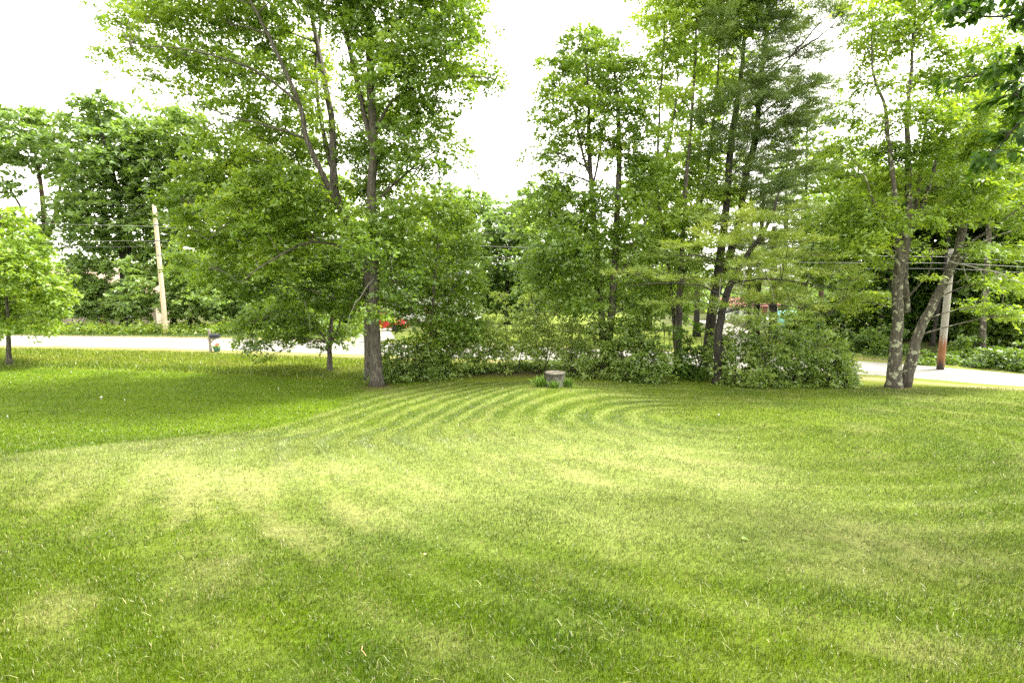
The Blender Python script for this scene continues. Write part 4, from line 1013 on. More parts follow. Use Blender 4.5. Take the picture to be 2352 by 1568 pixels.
bg('leafy tree between the yellow lawn and the lichen spotted trunks', 34, [[(1935, 770, 0, .3), (1938, 700, 0, .26), (1942, 600, 0, .18), (1945, 500, 0, .08)], [(1936, 780, .2, .26), (1965, 755, .2, .24), (1990, 735, .3, .2), (2010, 700, .3, .12)]],
   [(1900, 560, 46, 30), (1950, 550, 46, 34), (1990, 580, 40, 36), (1880, 610, 46, 26), (1930, 620, 50, 34), (1990, 650, 44, 34), (1890, 720, 50, 26), (1950, 700, 50, 34), (2000, 720, 46, 36), (1880, 770, 50, 26), (1950, 770, 50, 30), (2010, 780, 44, 30), (1850, 740, 40, 24), (1900, 500, 46, 24)], leaf='maple', tint0=.42, cover=2.4)
bg('tall light green tree filling the sky behind the right forked trunk', 32, [[(2270, 820, 0, .4), (2274, 640, 0, .32), (2280, 460, 0, .22), (2284, 300, 0, .12), (2286, 200, 0, .05)], [(2282, 420, 0, .14), (2330, 330, 0, .09), (2360, 240, 0, .04)]],
   [(2270, 215, 50, 30, .8), (2330, 210, 50, 36, .8), (2220, 270, 50, 34, .8), (2290, 290, 56, 36), (2360, 290, 50, 44), (2200, 350, 50, 34), (2260, 370, 56, 36), (2330, 380, 56, 40), (2180, 430, 50, 34), (2240, 450, 56, 36), (2310, 470, 56, 40), (2380, 440, 50, 44), (2140, 480, 40, 34), (2160, 330, 40, 30, .7)], group='dark trees in the right hand woods', leaf='pale', tint0=.55, cover=1.7)
bg('light green tree filling the gap left of the lichen spotted trunks', 38, [[(1965, 800, 0, .36), (1966, 640, 0, .28), (1968, 480, 0, .18), (1972, 360, 0, .06)]],
   [(1970, 370, 44, 26, .8), (1930, 410, 40, 26, .8), (2010, 420, 44, 30), (1960, 460, 56, 32), (1900, 470, 40, 24, .8), (2030, 490, 44, 34), (1930, 520, 56, 34), (1990, 540, 54, 36), (1880, 540, 40, 26)], group='dark trees in the right hand woods', leaf='bright', tint0=.4, cover=1.7)
bg('tall loose crowned tree behind the slender stems and the pine', 36, [[(1600, 820, 0, .4), (1602, 600, 0, .32), (1606, 400, 0, .2), (1610, 200, 0, .1), (1612, 60, 0, .04)], [(1604, 420, 0, .16), (1560, 300, 0, .1), (1540, 180, 0, .05)], [(1606, 400, 0, .16), (1660, 280, 0, .1), (1680, 140, 0, .05)]],
   [(1540, 110, 50, 34, .7), (1600, 70, 50, 34, .7), (1660, 100, 50, 34, .7), (1560, 190, 50, 36, .8), (1630, 180, 50, 36, .8), (1690, 170, 40, 34, .7), (1530, 270, 46, 34, .8), (1600, 280, 54, 36, .8), (1670, 270, 46, 34, .8), (1560, 360, 54, 36, .9), (1640, 370, 54, 36, .9), (1530, 440, 50, 36), (1600, 450, 50, 36), (1680, 450, 46, 34)], group='trees beyond the bushes at the right', leaf='maple', tint0=.6, cover=1.25)
bg('loose crowned tree filling the sky right of the tall pine', 40, [[(1850, 800, 0, .4), (1850, 600, 0, .3), (1852, 400, 0, .18), (1854, 240, 0, .05)]],
   [(1840, 260, 40, 24, .7), (1880, 300, 44, 28, .7), (1820, 330, 44, 28, .7), (1870, 370, 50, 30, .8), (1800, 400, 44, 28, .8), (1920, 360, 40, 28, .7), (1930, 430, 44, 30, .8), (1860, 440, 50, 30, .8)], group='trees beyond the bushes at the right', leaf='pale', tint0=.4, cover=1.1)
RW = [(2040, 34, 'wooded tree directly behind the lichen spotted trunks', .2), (2130, 36, 'dark leafy tree behind the gap of the forked trunks', .25), (2215, 33, 'dark leafy tree just right of the grey pole', .3), (2300, 31, 'dark leafy tree at the right behind the dead branch', .35), (2380, 30, 'dark leafy tree at the right edge of the woods', .4)]
for px, D, lab, t0 in RW:
    lob = []
    for j in range(5):
        for s_ in (-1, 0, 1):
            lob.append((px + s_ * 44 + RNG.uniform(-12, 12), 440 + j * 76 + RNG.uniform(-20, 20), RNG.uniform(40, 54), RNG.uniform(36, 48), 1.0 if j < 4 else .7))
    bg(lab, D, [[(px, 820, 0, .4), (px + 4, 700, 0, .34), (px + 10, 560, 0, .26), (px + 16, 430, 0, .1)]], lob, group='dark trees in the right hand woods', leaf='maple' if px > 2150 else 'dark', tint0=t0 + (.15 if px < 2150 else 0), cover=2.2)
# bare trunks standing deeper in the woods on the right
for k, (px, D, w, lab) in enumerate([(2255, 27.5, .30, 'pale mottled trunk in the woods right of the grey pole'), (2140, 31, .24, 'dark trunk in the woods behind the forked tree'), (2330, 33, .28, 'dark trunk in the woods near the right edge'), (2190, 36, .26, 'dark trunk in the woods just behind the grey pole'), (2010, 33, .3, 'leaning dark trunk in the woods left of the lichen tree')]):
    lean = (12, 30, 10, 14, 40)[k]
    bg(lab, D, [[(px, 820, 0, w), (px + lean * .3, 740, 0, w * .9), (px + lean, 620, 0, w * .8), (px + lean * 1.4, 480, 0, w * .6), (px + lean * 1.6, 380, 0, w * .3)]],
       [(px + lean + s_ * 30, 420 + 40 * abs(s_), 46, 36) for s_ in (-1, 0, 1)], group='trunks in the right hand woods', leaf='dark', bark='lichen' if k == 0 else 'dark', tint0=.4)
WB = [(2150, 842, 44, 22, 25.6, 'low bush right behind the forked tree across the road'), (2290, 836, 60, 30, 24.6, 'spreading bush on the verge right of the grey pole'), (2360, 838, 50, 34, 23.6, 'bush on the far verge at the right edge'), (2040, 800, 46, 34, 28.5, 'bush across the road left of the lichen trunks'), (1985, 800, 40, 30, 29.5, 'bush across the road beside the right end of the hedge'), (2215, 815, 40, 34, 27.5, 'dark bush behind the foot of the grey pole')]
for px, py, rx, ry, D, lab in WB:
    shrub(px, py, rx, ry, lab, leaf='maple', tint0=.3, D=D, cover=2.6, ln=.14, wd=.1, group='bushes on the far verge at the right', n_stem=3)
# distant woods that close the view
n = 2000
sx = RNG.uniform(-300, 2650, n); Yd = RNG.uniform(80, 95, n)
hz = 5 + 9 * fbm(sx * 0.012, sx * 0 + 4, 5, 3)
P = np.array([pt(a, 700, d_) for a, d_ in zip(sx, Yd)]); gap = np.where((sx > 1480) & (sx < 1960), .35, 1.0)
P[:, 2] = gz(P[:, 0], P[:, 1]) + RNG.random(n) ** .7 * hz * gap
dr = unit(RNG.normal(0, 1, (n, 3)) * np.array([1, 1, .3]))
V, F, T = leaves(P, dr, 26, 2.4, .62, .45, .45 + .5 * (fbm(sx * .02, P[:, 2] * .3, 8, 3) - .5), spread=.5, thick=.3)
tag(link('distant_woods', np_mesh('distant_woods', V, [F], {'tint': T}), LM['far']), 'far line of woods closing the view', 'woods', None, 'stuff')

# ---------------- overhanging boughs, top right, from a tree that stands just outside the picture
def big_leaf():
    """one pointed leaf, folded along its midrib and drooping, 1 long"""
    prof = [(0, 0), (.12, .10), (.3, .22), (.5, .25), (.7, .18), (.87, .08), (1.0, 0)]
    V = []
    for t, w in prof:
        z = -.22 * t * t
        V += [(t, -w, z + .25 * w), (t, 0, z), (t, w, z + .25 * w)]
    F = []
    for i in range(len(prof) - 1):
        a = i * 3
        F += [(a, a + 3, a + 4, a + 1), (a + 1, a + 4, a + 5, a + 2)]
    me = bpy.data.meshes.new('leaf'); me.from_pydata(V, [], F)
    me.polygons.foreach_set('use_smooth', np.full(len(F), True))
    return me
def leaf_variant(t):
    me = big_leaf(); a = me.attributes.new('tint', 'FLOAT', 'POINT'); a.data.foreach_set('value', np.full(len(me.vertices), t, np.float32))
    me.materials.append(LM['dark']); return me
LEAFV = [leaf_variant(t) for t in (.0, .15, .3, .45, .7)]
tb = np.array([9.8, 5.6, gz(9.8, 5.6)])
oak = thing('overhanging_tree', 'near tree whose dark large leaved boughs hang into the top right corner', 'tree', tb)
trk = np.array([tb + (0, 0, -.1), tb + (0, .02, 1.2), tb + (-.05, .05, 3), tb + (-.1, .1, 5.2), tb + (-.1, .2, 8)])
MB().tube(curve_pts(trk, 20), np.linspace(.3, .12, 20) * (1 + .5 * np.exp(-np.linspace(0, 8, 20) / .3)), 14, wob=.15).build('trunk', BARK['maple'], oak, smooth=True, world_coords=True)
BOUGH = [  # px, py, distance along each bough
    [(None), (2520, -60, 6.6), (2400, 10, 6.9), (2290, 40, 7.1), (2190, 20, 7.2)],
    [(None), (2520, 40, 6.2), (2420, 100, 6.4), (2320, 150, 6.6), (2240, 175, 6.7)],
    [(None), (2540, 180, 5.8), (2440, 230, 6.0), (2352, 270, 6.1), (2290, 345, 6.3), (2255, 365, 6.3)],
    [(None), (2520, -150, 7.0), (2400, -60, 7.2), (2280, -30, 7.4), (2150, -30, 7.5)],
    [(None), (2530, 110, 6.0), (2440, 170, 6.1), (2370, 190, 6.2), (2330, 215, 6.2)],
]
CH = []
for bi, bo in enumerate(BOUGH):
    P = [tb + (-.1, .1, 4.2 + .5 * bi if bi != 2 else 3.4)] + [pt(a, b_, d_) for a, b_, d_ in bo[1:]]
    PR = curve_pts(np.array(P), 26)
    MB().tube(PR, np.linspace(.06, .006, 26), 7, wob=.08).build('branch', BARK['dark'], oak, smooth=True, world_coords=True)
    for j in range(9, 26):
        for s_ in range(6):
            k0 = PR[j]; e = k0 + unit(RNG.normal(0, 1, 3) * np.array([1, 1, .5])) * RNG.uniform(.15, .42)
            CH.append((k0, e))
tw = MB(); cand = []
for k0, e in CH:
    tw.tube(bez(k0, e, .02, 4), np.linspace(.006, .002, 4), 4, cap=False)
    d_ = unit(e - k0)
    for q in range(11):
        p_ = k0 + (e - k0) * RNG.uniform(.3, 1.05)
        ax = unit(d_ * .5 + RNG.normal(0, .6, 3) + np.array([-.35, 0, -.45]))
        cand.append((p_, ax, RNG.uniform(.075, .135)))
tw.build('twig', BARK['dark'], oak, smooth=True, kind='stuff', world_coords=True)
def frame_px(p):
    d_ = p - CAM; c, s = math.cos(PITCH), math.sin(PITCH)
    f = d_[1] * c - d_[2] * s
    return CX + F_PX * d_[0] / f, CY - F_PX * (d_[1] * s + d_[2] * c) / f
def vis(p):
    a, b_ = frame_px(p); return a < 2352 and b_ > 0
single = [c for c in cand if vis(c[0])]
random.shuffle(single)
rest = single[290:] + [c for c in cand if not vis(c[0])]
single = single[:290]
def leaf_matrix(p_, ax, sz):
    X_ = Vector(ax); Yv = Vector((0, 0, 1)).cross(X_)
    if Yv.length < .1: Yv = Vector((0, 1, 0))
    Yv.normalize(); Zv = X_.cross(Yv)
    R_ = Matrix((X_, Yv, Zv)).transposed().to_4x4() @ Matrix.Rotation(random.gauss(0, .6), 4, 'X')
    return Matrix.Translation(Vector(p_)) @ R_ @ Matrix.Scale(sz, 4)
for p_, ax, sz in single:
    o = bpy.data.objects.new('leaf', random.choice(LEAFV)); COL.objects.link(o); o.parent = oak
    o.matrix_parent_inverse = oak.matrix_basis.inverted(); o.matrix_basis = leaf_matrix(p_, ax, sz)
LV = np.array([v.co[:] for v in LEAFV[0].vertices]); LF = np.array([p.vertices[:] for p in LEAFV[0].polygons])
Vs, Fs, Ts = [], [], []
for i, (p_, ax, sz) in enumerate(rest):
    Mx = np.array(leaf_matrix(p_, ax, sz))
    Vs.append(LV @ Mx[:3, :3].T + Mx[:3, 3]); Fs.append(LF + i * len(LV)); Ts.append(np.full(len(LV), RNG.uniform(0, .7)))
link('foliage', np_mesh('foliage', np.concatenate(Vs), [np.concatenate(Fs)], {'tint': np.concatenate(Ts)}, smooth=True), LM['dark'], oak, 'stuff')

# ------------------------------------------------------------------ the stump with its tufts of long grass
m, nt, out = new_mat('weathered_stump')
p = N(nt, 'ShaderNodeBsdfPrincipled', Roughness=0.92); tc = N(nt, 'ShaderNodeTexCoord')
mp = N(nt, 'ShaderNodeMapping'); mp.inputs['Scale'].default_value = (7, 7, 2.5); nt.links.new(tc.outputs['Object'], mp.inputs['Vector'])
n1 = N(nt, 'ShaderNodeTexNoise', Scale=1.3, Detail=7.0, Roughness=0.7, Distortion=.8); nt.links.new(mp.outputs[0], n1.inputs['Vector'])
n2 = N(nt, 'ShaderNodeTexNoise', Scale=2.4, Detail=3.0); nt.links.new(tc.outputs['Object'], n2.inputs['Vector'])
c1 = ramp(nt, n1.outputs['Fac'], [(.3, (.022, .02, .015)), (.5, (.065, .06, .047)), (.7, (.15, .145, .12))])
mx = N(nt, 'ShaderNodeMix', data_type='RGBA'); mx.inputs['B'].default_value = (.17, .175, .14, 1)
nt.links.new(ramp(nt, n2.outputs['Fac'], [(.52, (0, 0, 0)), (.62, (.8, .8, .8))]), mx.inputs['Factor']); nt.links.new(c1, mx.inputs['A'])
nt.links.new(mx.outputs['Result'], p.inputs['Base Color'])
bu = N(nt, 'ShaderNodeBump', Strength=.9, Distance=.02); nt.links.new(n1.outputs['Fac'], bu.inputs['Height']); nt.links.new(bu.outputs['Normal'], p.inputs['Normal'])
nt.links.new(p.outputs['BSDF'], out.inputs['Surface']); M_STUMP = m
M_TOP = plain('stump_top', (.10, .088, .066), .95, var=.6, scale=9, bump=.6)
sg = at(1276, 889); sx_, sy_ = float(sg[0]), float(sg[1]) + .36
sr = 23.2 * sy_ / F_PX
sh = 32 * sy_ / F_PX
stump = thing('tree_stump', 'round weathered grey stump with a flat pale top on the lawn', 'stump', (sx_, sy_, gz(sx_, sy_)))
nn = 40; a = np.arange(nn) * 2 * PI / nn
def rim(k): return 1 + .035 * np.sin(3 * a + 1) + .02 * np.sin(7 * a + k) + .012 * np.sin(13 * a)
prof = [(1.06, -.08), (1.03, 0), (1.0, .08), (.985, .2), (.98, sh - .12), (.98, sh - .055), (1.0, sh - .045), (1.01, sh - .012), (.99, sh)]
V = np.concatenate([np.stack([sr * r * rim(z) * np.cos(a), sr * r * rim(z) * np.sin(a), np.full(nn, z) + (.012 * np.sin(4 * a) if i in (5, 6) else 0)], -1) for i, (r, z) in enumerate(prof)])
F = [(i * nn + j, i * nn + (j + 1) % nn, (i + 1) * nn + (j + 1) % nn, (i + 1) * nn + j) for i in range(len(prof) - 1) for j in range(nn)]
MB().add(V, F).build('body', M_STUMP, stump, smooth=True)
rings = [(.99, 0), (.9, .006), (.6, -.004), (.25, .004), (.1, -.006)]
V = np.concatenate([np.stack([sr * r * rim(sh) * np.cos(a), sr * r * rim(sh) * np.sin(a), np.full(nn, sh + .002 + z) + .008 * (vnoise(np.cos(a) * 3 * r, np.sin(a) * 3 * r, 3) - .5) * (r < .95)], -1) for r, z in rings])
F = [(i * nn + j, i * nn + (j + 1) % nn, (i + 1) * nn + (j + 1) % nn, (i + 1) * nn + j) for i in range(len(rings) - 1) for j in range(nn)] + [tuple((len(rings) - 1) * nn + j for j in range(nn))]
MB().add(V, F).build('top', M_TOP, stump, smooth=True)

def tuft(dx, dy, n_, ht, rad, label):
    cx_, cy_ = sx_ + dx, sy_ + dy
    x = cx_ + RNG.normal(0, rad, n_); y = cy_ + RNG.normal(0, rad * .6, n_)
    out_ = unit(np.stack([x - cx_, y - cy_ - .02, 0 * x], -1) + RNG.normal(0, .3, (n_, 3)) * [1, 1, 0])
    Bz = gz(x, y); L = ht * (.6 + .6 * RNG.random(n_)); cv = RNG.uniform(.15, 1.0, n_)
    ts = np.array([0, .35, .7, 1.0])
    W = np.stack([-out_[:, 1], out_[:, 0], 0 * x], -1) * (.011 + .006 * RNG.random(n_))[:, None]
    rows = []
    for t in ts:
        rows.append(np.stack([x, y, Bz - .01], -1) + L[:, None] * (out_ * (cv * t ** 1.5)[:, None] * .75 + UP * (t - .5 * cv * t * t)[:, None]))
    V = np.stack([rows[0] - W * .6, rows[0] + W * .6, rows[1] + W, rows[1] - W, rows[2] + W * .7, rows[2] - W * .7, rows[3]], 1).reshape(-1, 3)
    i = np.arange(n_) * 7
    F = [np.stack([i, i + 1, i + 2, i + 3], -1), np.stack([i + 3, i + 2, i + 4, i + 5], -1), np.stack([i + 5, i + 4, i + 6], -1)]
    C = np.repeat(np.array([.12, .21, .03]) * (.6 + .9 * RNG.random(n_))[:, None], 7, 0)
    me = np_mesh('grass_tuft', V, F, {'col': C})
    tag(link('grass_tuft', me, M_BLADE), label, 'grass tuft', 'tufts of long grass round the stump')
tuft(-.47, -.06, 170, .46, .12, 'loose tuft of long grass at the left side of the stump')
tuft(-.06, -.44, 110, .34, .075, 'drooping tuft of long grass in front of the stump')
tuft(.46, -.16, 110, .42, .065, 'upright tuft of long grass at the right side of the stump')

# ------------------------------------------------------------------ mailbox and flower pot
M_POST = plain('grey_post_wood', (.26, .22, .18), .9, var=.3, scale=12, bump=.5)
M_BOX = plain('dark_mailbox_metal', (.03, .034, .042), .35, .2, var=.15, scale=20)
M_BOXTOP = M_BOX
mg = at(484, 808); sc = mg[1] / F_PX
mail = thing('mailbox', 'dark mailbox on a grey wooden post beside the road', 'mailbox', mg, 0)
ph = 53 * sc
MB().box(-.055, .055, -.055, .055, -.1, ph, .012).build('post', M_POST, mail)
zb = ph * .60
MB().box(-.12, .40, -.058 - .03, -.058, zb - .06, zb, .008).build('arm', M_POST, mail)
MB().add([(.055, -.08, zb - .3), (.055, -.04, zb - .3), (.055, -.04, zb - .2), (.055, -.08, zb - .2), (.30, -.08, zb - .06), (.30, -.04, zb - .06), (.22, -.04, zb - .06), (.22, -.08, zb - .06)],
         [(0, 1, 5, 4), (1, 2, 6, 5), (2, 3, 7, 6), (3, 0, 4, 7), (0, 3, 2, 1), (4, 5, 6, 7)]).build('brace', M_POST, mail)
MB().box(.06, .50, -.13, .06, zb + .0, zb + .03, .006).build('shelf', M_POST, mail)
bx0, bx1, hw_, hh = .07, .56, .11, .15
pr = [(-hw_, 0)] + [(-hw_ * math.cos(t), hh + .10 * math.sin(t)) for t in np.linspace(0, PI, 11)] + [(hw_, 0)]
z0 = zb + .032; n = len(pr)
V = [(x, -.03 + y_, z0 + z_) for x in (bx0, bx1) for y_, z_ in pr]
F = [(i, i + 1, n + i + 1, n + i) for i in range(n - 1)] + [(n - 1, 0, n, 2 * n - 1), tuple(range(n - 1, -1, -1))]
body = MB().add(V, F).build('body', M_BOX, mail)
V = [(bx1 + dx, -.03 + y_ * 1.04, z0 + z_ * 1.03) for dx in (.001, .02) for y_, z_ in pr]
F = [(i, i + 1, n + i + 1, n + i) for i in range(n - 1)] + [(n - 1, 0, n, 2 * n - 1), tuple(range(n - 1, -1, -1)), tuple(range(n, 2 * n))]
door = MB().add(V, F).build('door', M_BOX, mail)
MB().box(bx1 + .02, bx1 + .04, -.05, -.01, z0 + .17, z0 + .19).build('handle', M_BOX, door)
fx, fy = mg[0] + .30, mg[1] + .12
pot = thing('flower_pot', 'small teal pot of red flowers at the foot of the mailbox post', 'flower pot', (fx, fy, gz(fx, fy)))
MB().lathe([(.13, 0), (.17, .12), (.19, .2), (.205, .2), (.205, .235), (.18, .235), (.17, .2)], 20).build('pot', plain('teal_pot', (.05, .16, .14), .5), pot, smooth=True)
n = 46; P = np.stack([RNG.normal(0, .08, n), RNG.normal(0, .08, n), .24 + .1 * RNG.random(n)], -1)
V, F, T = leaves(P, unit(RNG.normal(0, 1, (n, 3)) + UP * .4), 6, .12, .07, .06, np.full(n, .55))
link('foliage', np_mesh('foliage', V, [F], {'tint': T}), LM['shrub'], pot, 'stuff', False)
M_RED = plain('red_petal', (.62, .09, .05), .6, var=.2)
for q in range(7):
    a_ = 2 * PI * q / 7; mb = MB()
    cx_, cy_, cz_ = .10 * math.cos(a_) + RNG.normal(0, .03), .10 * math.sin(a_), .40 + RNG.uniform(-.03, .05)
    for k in range(9):
        v = unit(RNG.normal(0, 1, 3) + UP * .5); c_ = np.array([cx_, cy_, cz_]) + v * .03
        s1 = unit(np.cross(v, [.3, .5, .8])) * .022; s2 = np.cross(v, s1)
        mb.add([c_ - s1, c_ - s2 * .9 + v * .01, c_ + s1, c_ + s2 * .9 + v * .01], [(0, 1, 2, 3)])
    mb.build('flower', M_RED, pot)

# ------------------------------------------------------------------ utility poles and cables
def pole_mat(name, base, stain):
    m, nt, out = new_mat(name)
    p = N(nt, 'ShaderNodeBsdfPrincipled', Roughness=0.85); tc = N(nt, 'ShaderNodeTexCoord')
    mp = N(nt, 'ShaderNodeMapping'); mp.inputs['Scale'].default_value = (14, 14, .7); nt.links.new(tc.outputs['Object'], mp.inputs['Vector'])
    n1 = N(nt, 'ShaderNodeTexNoise', Scale=1.5, Detail=6.0, Roughness=.65); nt.links.new(mp.outputs[0], n1.inputs['Vector'])
    c = ramp(nt, n1.outputs['Fac'], [(.3, tuple(k * .75 for k in base)), (.7, tuple(k * 1.15 for k in base))])
    sp = N(nt, 'ShaderNodeSeparateXYZ'); nt.links.new(tc.outputs['Object'], sp.inputs[0])
    ad = N(nt, 'ShaderNodeMath', operation='MULTIPLY_ADD'); ad.inputs[1].default_value = 1.6
    nt.links.new(n1.outputs['Fac'], ad.inputs[0]); nt.links.new(sp.outputs['Z'], ad.inputs[2])
    for hi, colr in stain:
        r_ = N(nt, 'ShaderNodeMapRange'); r_.inputs['From Min'].default_value = hi; r_.inputs['From Max'].default_value = hi + .35
        r_.inputs['To Min'].default_value = 1; r_.inputs['To Max'].default_value = 0
        nt.links.new(ad.outputs[0], r_.inputs['Value'])
        mx = N(nt, 'ShaderNodeMix', data_type='RGBA'); mx.inputs['B'].default_value = (*colr, 1)
        nt.links.new(r_.outputs[0], mx.inputs['Factor']); nt.links.new(c, mx.inputs['A']); c = mx.outputs['Result']
    nt.links.new(c, p.inputs['Base Color'])
    bu = N(nt, 'ShaderNodeBump', Strength=.4, Distance=.01); nt.links.new(n1.outputs['Fac'], bu.inputs['Height']); nt.links.new(bu.outputs['Normal'], p.inputs['Normal'])
    nt.links.new(p.outputs['BSDF'], out.inputs['Surface']); return m
M_STEEL = plain('dull_steel', (.25, .25, .25), .5, .7)

def util_pole(base_px, top_px, dia0, dia1, mat, label, clamps, Y_=None):
    g_ = at(*base_px)
    if Y_ is not None:
        g_ = pt(base_px[0], base_px[1], Y_); g_[2] = gz(g_[0], g_[1])
    t_ = pt(top_px[0], top_px[1], g_[1] + .1)
    o = thing('utility_pole', label, 'utility pole', g_, 0, 'utility poles along the road')
    h = t_ - g_
    n = 14; P = np.array([h * k for k in np.linspace(-.03, 1, n)])
    MB().tube(P, np.linspace(dia0 / 2, dia1 / 2, n), 16).build('pole', mat, o, smooth=True)
    for k in clamps:
        c_ = h * k; r_ = (dia0 + (dia1 - dia0) * k) / 2
        MB().tube(np.array([c_ - (0, 0, .05), c_ + (0, 0, .05)]), np.array([r_ + .012] * 2), 16).build('clamp', M_STEEL, o, smooth=True)
        MB().tube(np.array([c_ + (0, -r_, 0), c_ + (0, -r_ - .12, .0)]), np.array([.02, .02]), 8).build('bracket', M_STEEL, o)
    return g_, t_
gL, tL = util_pole((380, 750), (354, 470), .34, .26, pole_mat('sandy_pole_wood', (.48, .39, .27), [(.9, (.42, .24, .08))]), 'sandy bare wooden utility pole across the road at left', (.62, .73, .85), 37.9)
gR, tR = util_pole((2159, 851), (2187, 572), .29, .24, pole_mat('grey_pole_wood', (.30, .28, .25), [(2.1, (.20, .085, .035)), (1.05, (.03, .022, .018))]), 'grey utility pole with a rusty stained foot behind the forked tree', (.82, .90, .96))
M_WIRE = plain('grey_cable', (.12, .12, .12), .6)
M_WIRE2 = plain('pale_cable', (.26, .26, .25), .5)
WIRES = [((-30, 503), (356, 520), (1130, 596), (2186, 590), .035, M_WIRE2, 'thick pale cable, second highest of the cables between the poles'),
         ((-30, 546), (360, 553), (1130, 616), (2185, 604), .026, M_WIRE2, 'thin pale cable, third highest of the cables between the poles'),
         ((-30, 561), (362, 566), (1130, 632), (2184, 617), .030, M_WIRE, 'grey cable, lowest of the cables between the poles'),
         ((-30, 452), (354, 472), (1130, 549), (2187, 580), .018, M_WIRE, 'thin dark cable, highest of the cables between the poles')]
for a_, b_, c_, d_, r_, mt, lab in WIRES:
    A_ = pt(a_[0], a_[1], gL[1] + 4); B_ = pt(b_[0], b_[1], gL[1] - .1); Dd = pt(d_[0], d_[1], gR[1] + .05)
    Cc = (B_ + Dd) / 2; Cc[2] -= .35; E_ = Dd + (Dd - B_) * .6
    far = A_ + (A_ - B_) * .8
    pts = []
    for s0, s1, sag in ((far, B_, .15), (B_, Dd, .4), (Dd, E_, .25)):
        t = np.linspace(0, 1, 24)[:, None]; L_ = s0 + (s1 - s0) * t; L_[:, 2] -= sag * 4 * (t[:, 0] * (1 - t[:, 0])); pts.append(L_[:-1])
    pts.append(E_[None])
    PP = np.concatenate(pts)
    tag(MB().tube(PP, np.full(len(PP), r_ * .3), 6).build('overhead_cable', mt, None, smooth=True), lab, 'cable', 'cables between the utility poles')

# ------------------------------------------------------------------ houses and cars beyond the road
M_GLASS = plain('window_glass', (.06, .075, .08), .12, var=.1)
M_WHITE = plain('white_paint', (.80, .80, .78), .6, var=.04)
M_TRIM = plain('white_trim', (.78, .78, .76), .5, var=.03)

def siding(name, col):
    m, nt, out = new_mat(name)
    p = N(nt, 'ShaderNodeBsdfPrincipled', Roughness=.6); p.inputs['Base Color'].default_value = (*col, 1)
    tc = N(nt, 'ShaderNodeTexCoord'); w = N(nt, 'ShaderNodeTexWave', wave_type='BANDS', bands_direction='Z', wave_profile='SAW', Scale=1.3)
    nt.links.new(tc.outputs['Object'], w.inputs['Vector'])
    b_ = N(nt, 'ShaderNodeBump', Strength=.6, Distance=.02); nt.links.new(w.outputs['Fac'], b_.inputs['Height']); nt.links.new(b_.outputs['Normal'], p.inputs['Normal'])
    nt.links.new(p.outputs['BSDF'], out.inputs['Surface']); return m

def house(name, label, c, w, d, hw__, hr, rot, wall, roofm, wins, door_x=0.0, cat='house', gable_front=False):
    o = thing(name, label, cat, (c[0], c[1], gz(c[0], c[1])), rot)
    x0, x1, y0, y1 = -w / 2, w / 2, -d / 2, d / 2
    if gable_front:
        V = [(x0, y0, -.3), (x1, y0, -.3), (x1, y0, hw__), (0, y0, hw__ + hr), (x0, y0, hw__), (x0, y1, -.3), (x1, y1, -.3), (x1, y1, hw__), (0, y1, hw__ + hr), (x0, y1, hw__)]
        F = [(0, 1, 2, 3, 4), (9, 8, 7, 6, 5), (1, 6, 7, 2), (5, 0, 4, 9)]
        ro = [((x0 - .35, hw__ - .35 * hr / (w / 2)), (0, hw__ + hr)), ((0, hw__ + hr), (x1 + .35, hw__ - .35 * hr / (w / 2)))]
    else:
        V = [(x0, y0, -.3), (x0, y1, -.3), (x0, y1, hw__), (x0, 0, hw__ + hr), (x0, y0, hw__), (x1, y0, -.3), (x1, y1, -.3), (x1, y1, hw__), (x1, 0, hw__ + hr), (x1, y0, hw__)]
        F = [(4, 3, 2, 1, 0), (5, 6, 7, 8, 9), (0, 5, 9, 4), (6, 1, 2, 7)]
    MB().add(V, F).build('wall', wall, o)
    mb = MB(); t = .12; ov = .4
    for s_ in (-1, 1):
        if gable_front:
            e = s_ * (w / 2 + ov); ze = hw__ - ov * hr / (w / 2)
            A = [(e, y0 - ov, ze + .02), (0, y0 - ov, hw__ + hr + .02), (0, y1 + ov, hw__ + hr + .02), (e, y1 + ov, ze + .02)]
        else:
            e = s_ * (d / 2 + ov); ze = hw__ - ov * hr / (d / 2)
            A = [(x0 - ov, e, ze + .02), (x0 - ov, 0, hw__ + hr + .02), (x1 + ov, 0, hw__ + hr + .02), (x1 + ov, e, ze + .02)]
        B = [(a, b_, z + t) for a, b_, z in A]
        mb.add(A + B, [(0, 1, 2, 3), (7, 6, 5, 4), (0, 4, 5, 1), (1, 5, 6, 2), (2, 6, 7, 3), (3, 7, 4, 0)])
    mb.build('roof', roofm, o)
    for wx, wz, ww, wh in wins:
        fr = MB(); b_ = .07
        fr.box(wx - ww / 2 - b_, wx + ww / 2 + b_, y0 - .06, y0 - .004, wz - b_, wz); fr.box(wx - ww / 2 - b_, wx + ww / 2 + b_, y0 - .06, y0 - .004, wz + wh, wz + wh + b_)
        fr.box(wx - ww / 2 - b_, wx - ww / 2, y0 - .06, y0 - .004, wz, wz + wh); fr.box(wx + ww / 2, wx + ww / 2 + b_, y0 - .06, y0 - .004, wz, wz + wh); fr.box(wx - ww / 2, wx + ww / 2, y0 - .045, y0 - .004, wz + wh / 2 - .03, wz + wh / 2 + .03)
        f = fr.build('window', M_TRIM, o)
        MB().box(wx - ww / 2, wx + ww / 2, y0 - .022, y0 - .003, wz, wz + wh).build('pane', M_GLASS, f)
    dr_ = MB().box(door_x - .45, door_x + .45, y0 - .05, y0 - .003, 0, min(2.05, hw__ - .1), .01).build('door', plain(name + '_door', (.2, .05, .04), .5), o)
    MB().box(door_x + .32, door_x + .37, y0 - .1, y0 - .05, .95, 1.05).build('handle', M_STEEL, dr_)
    return o
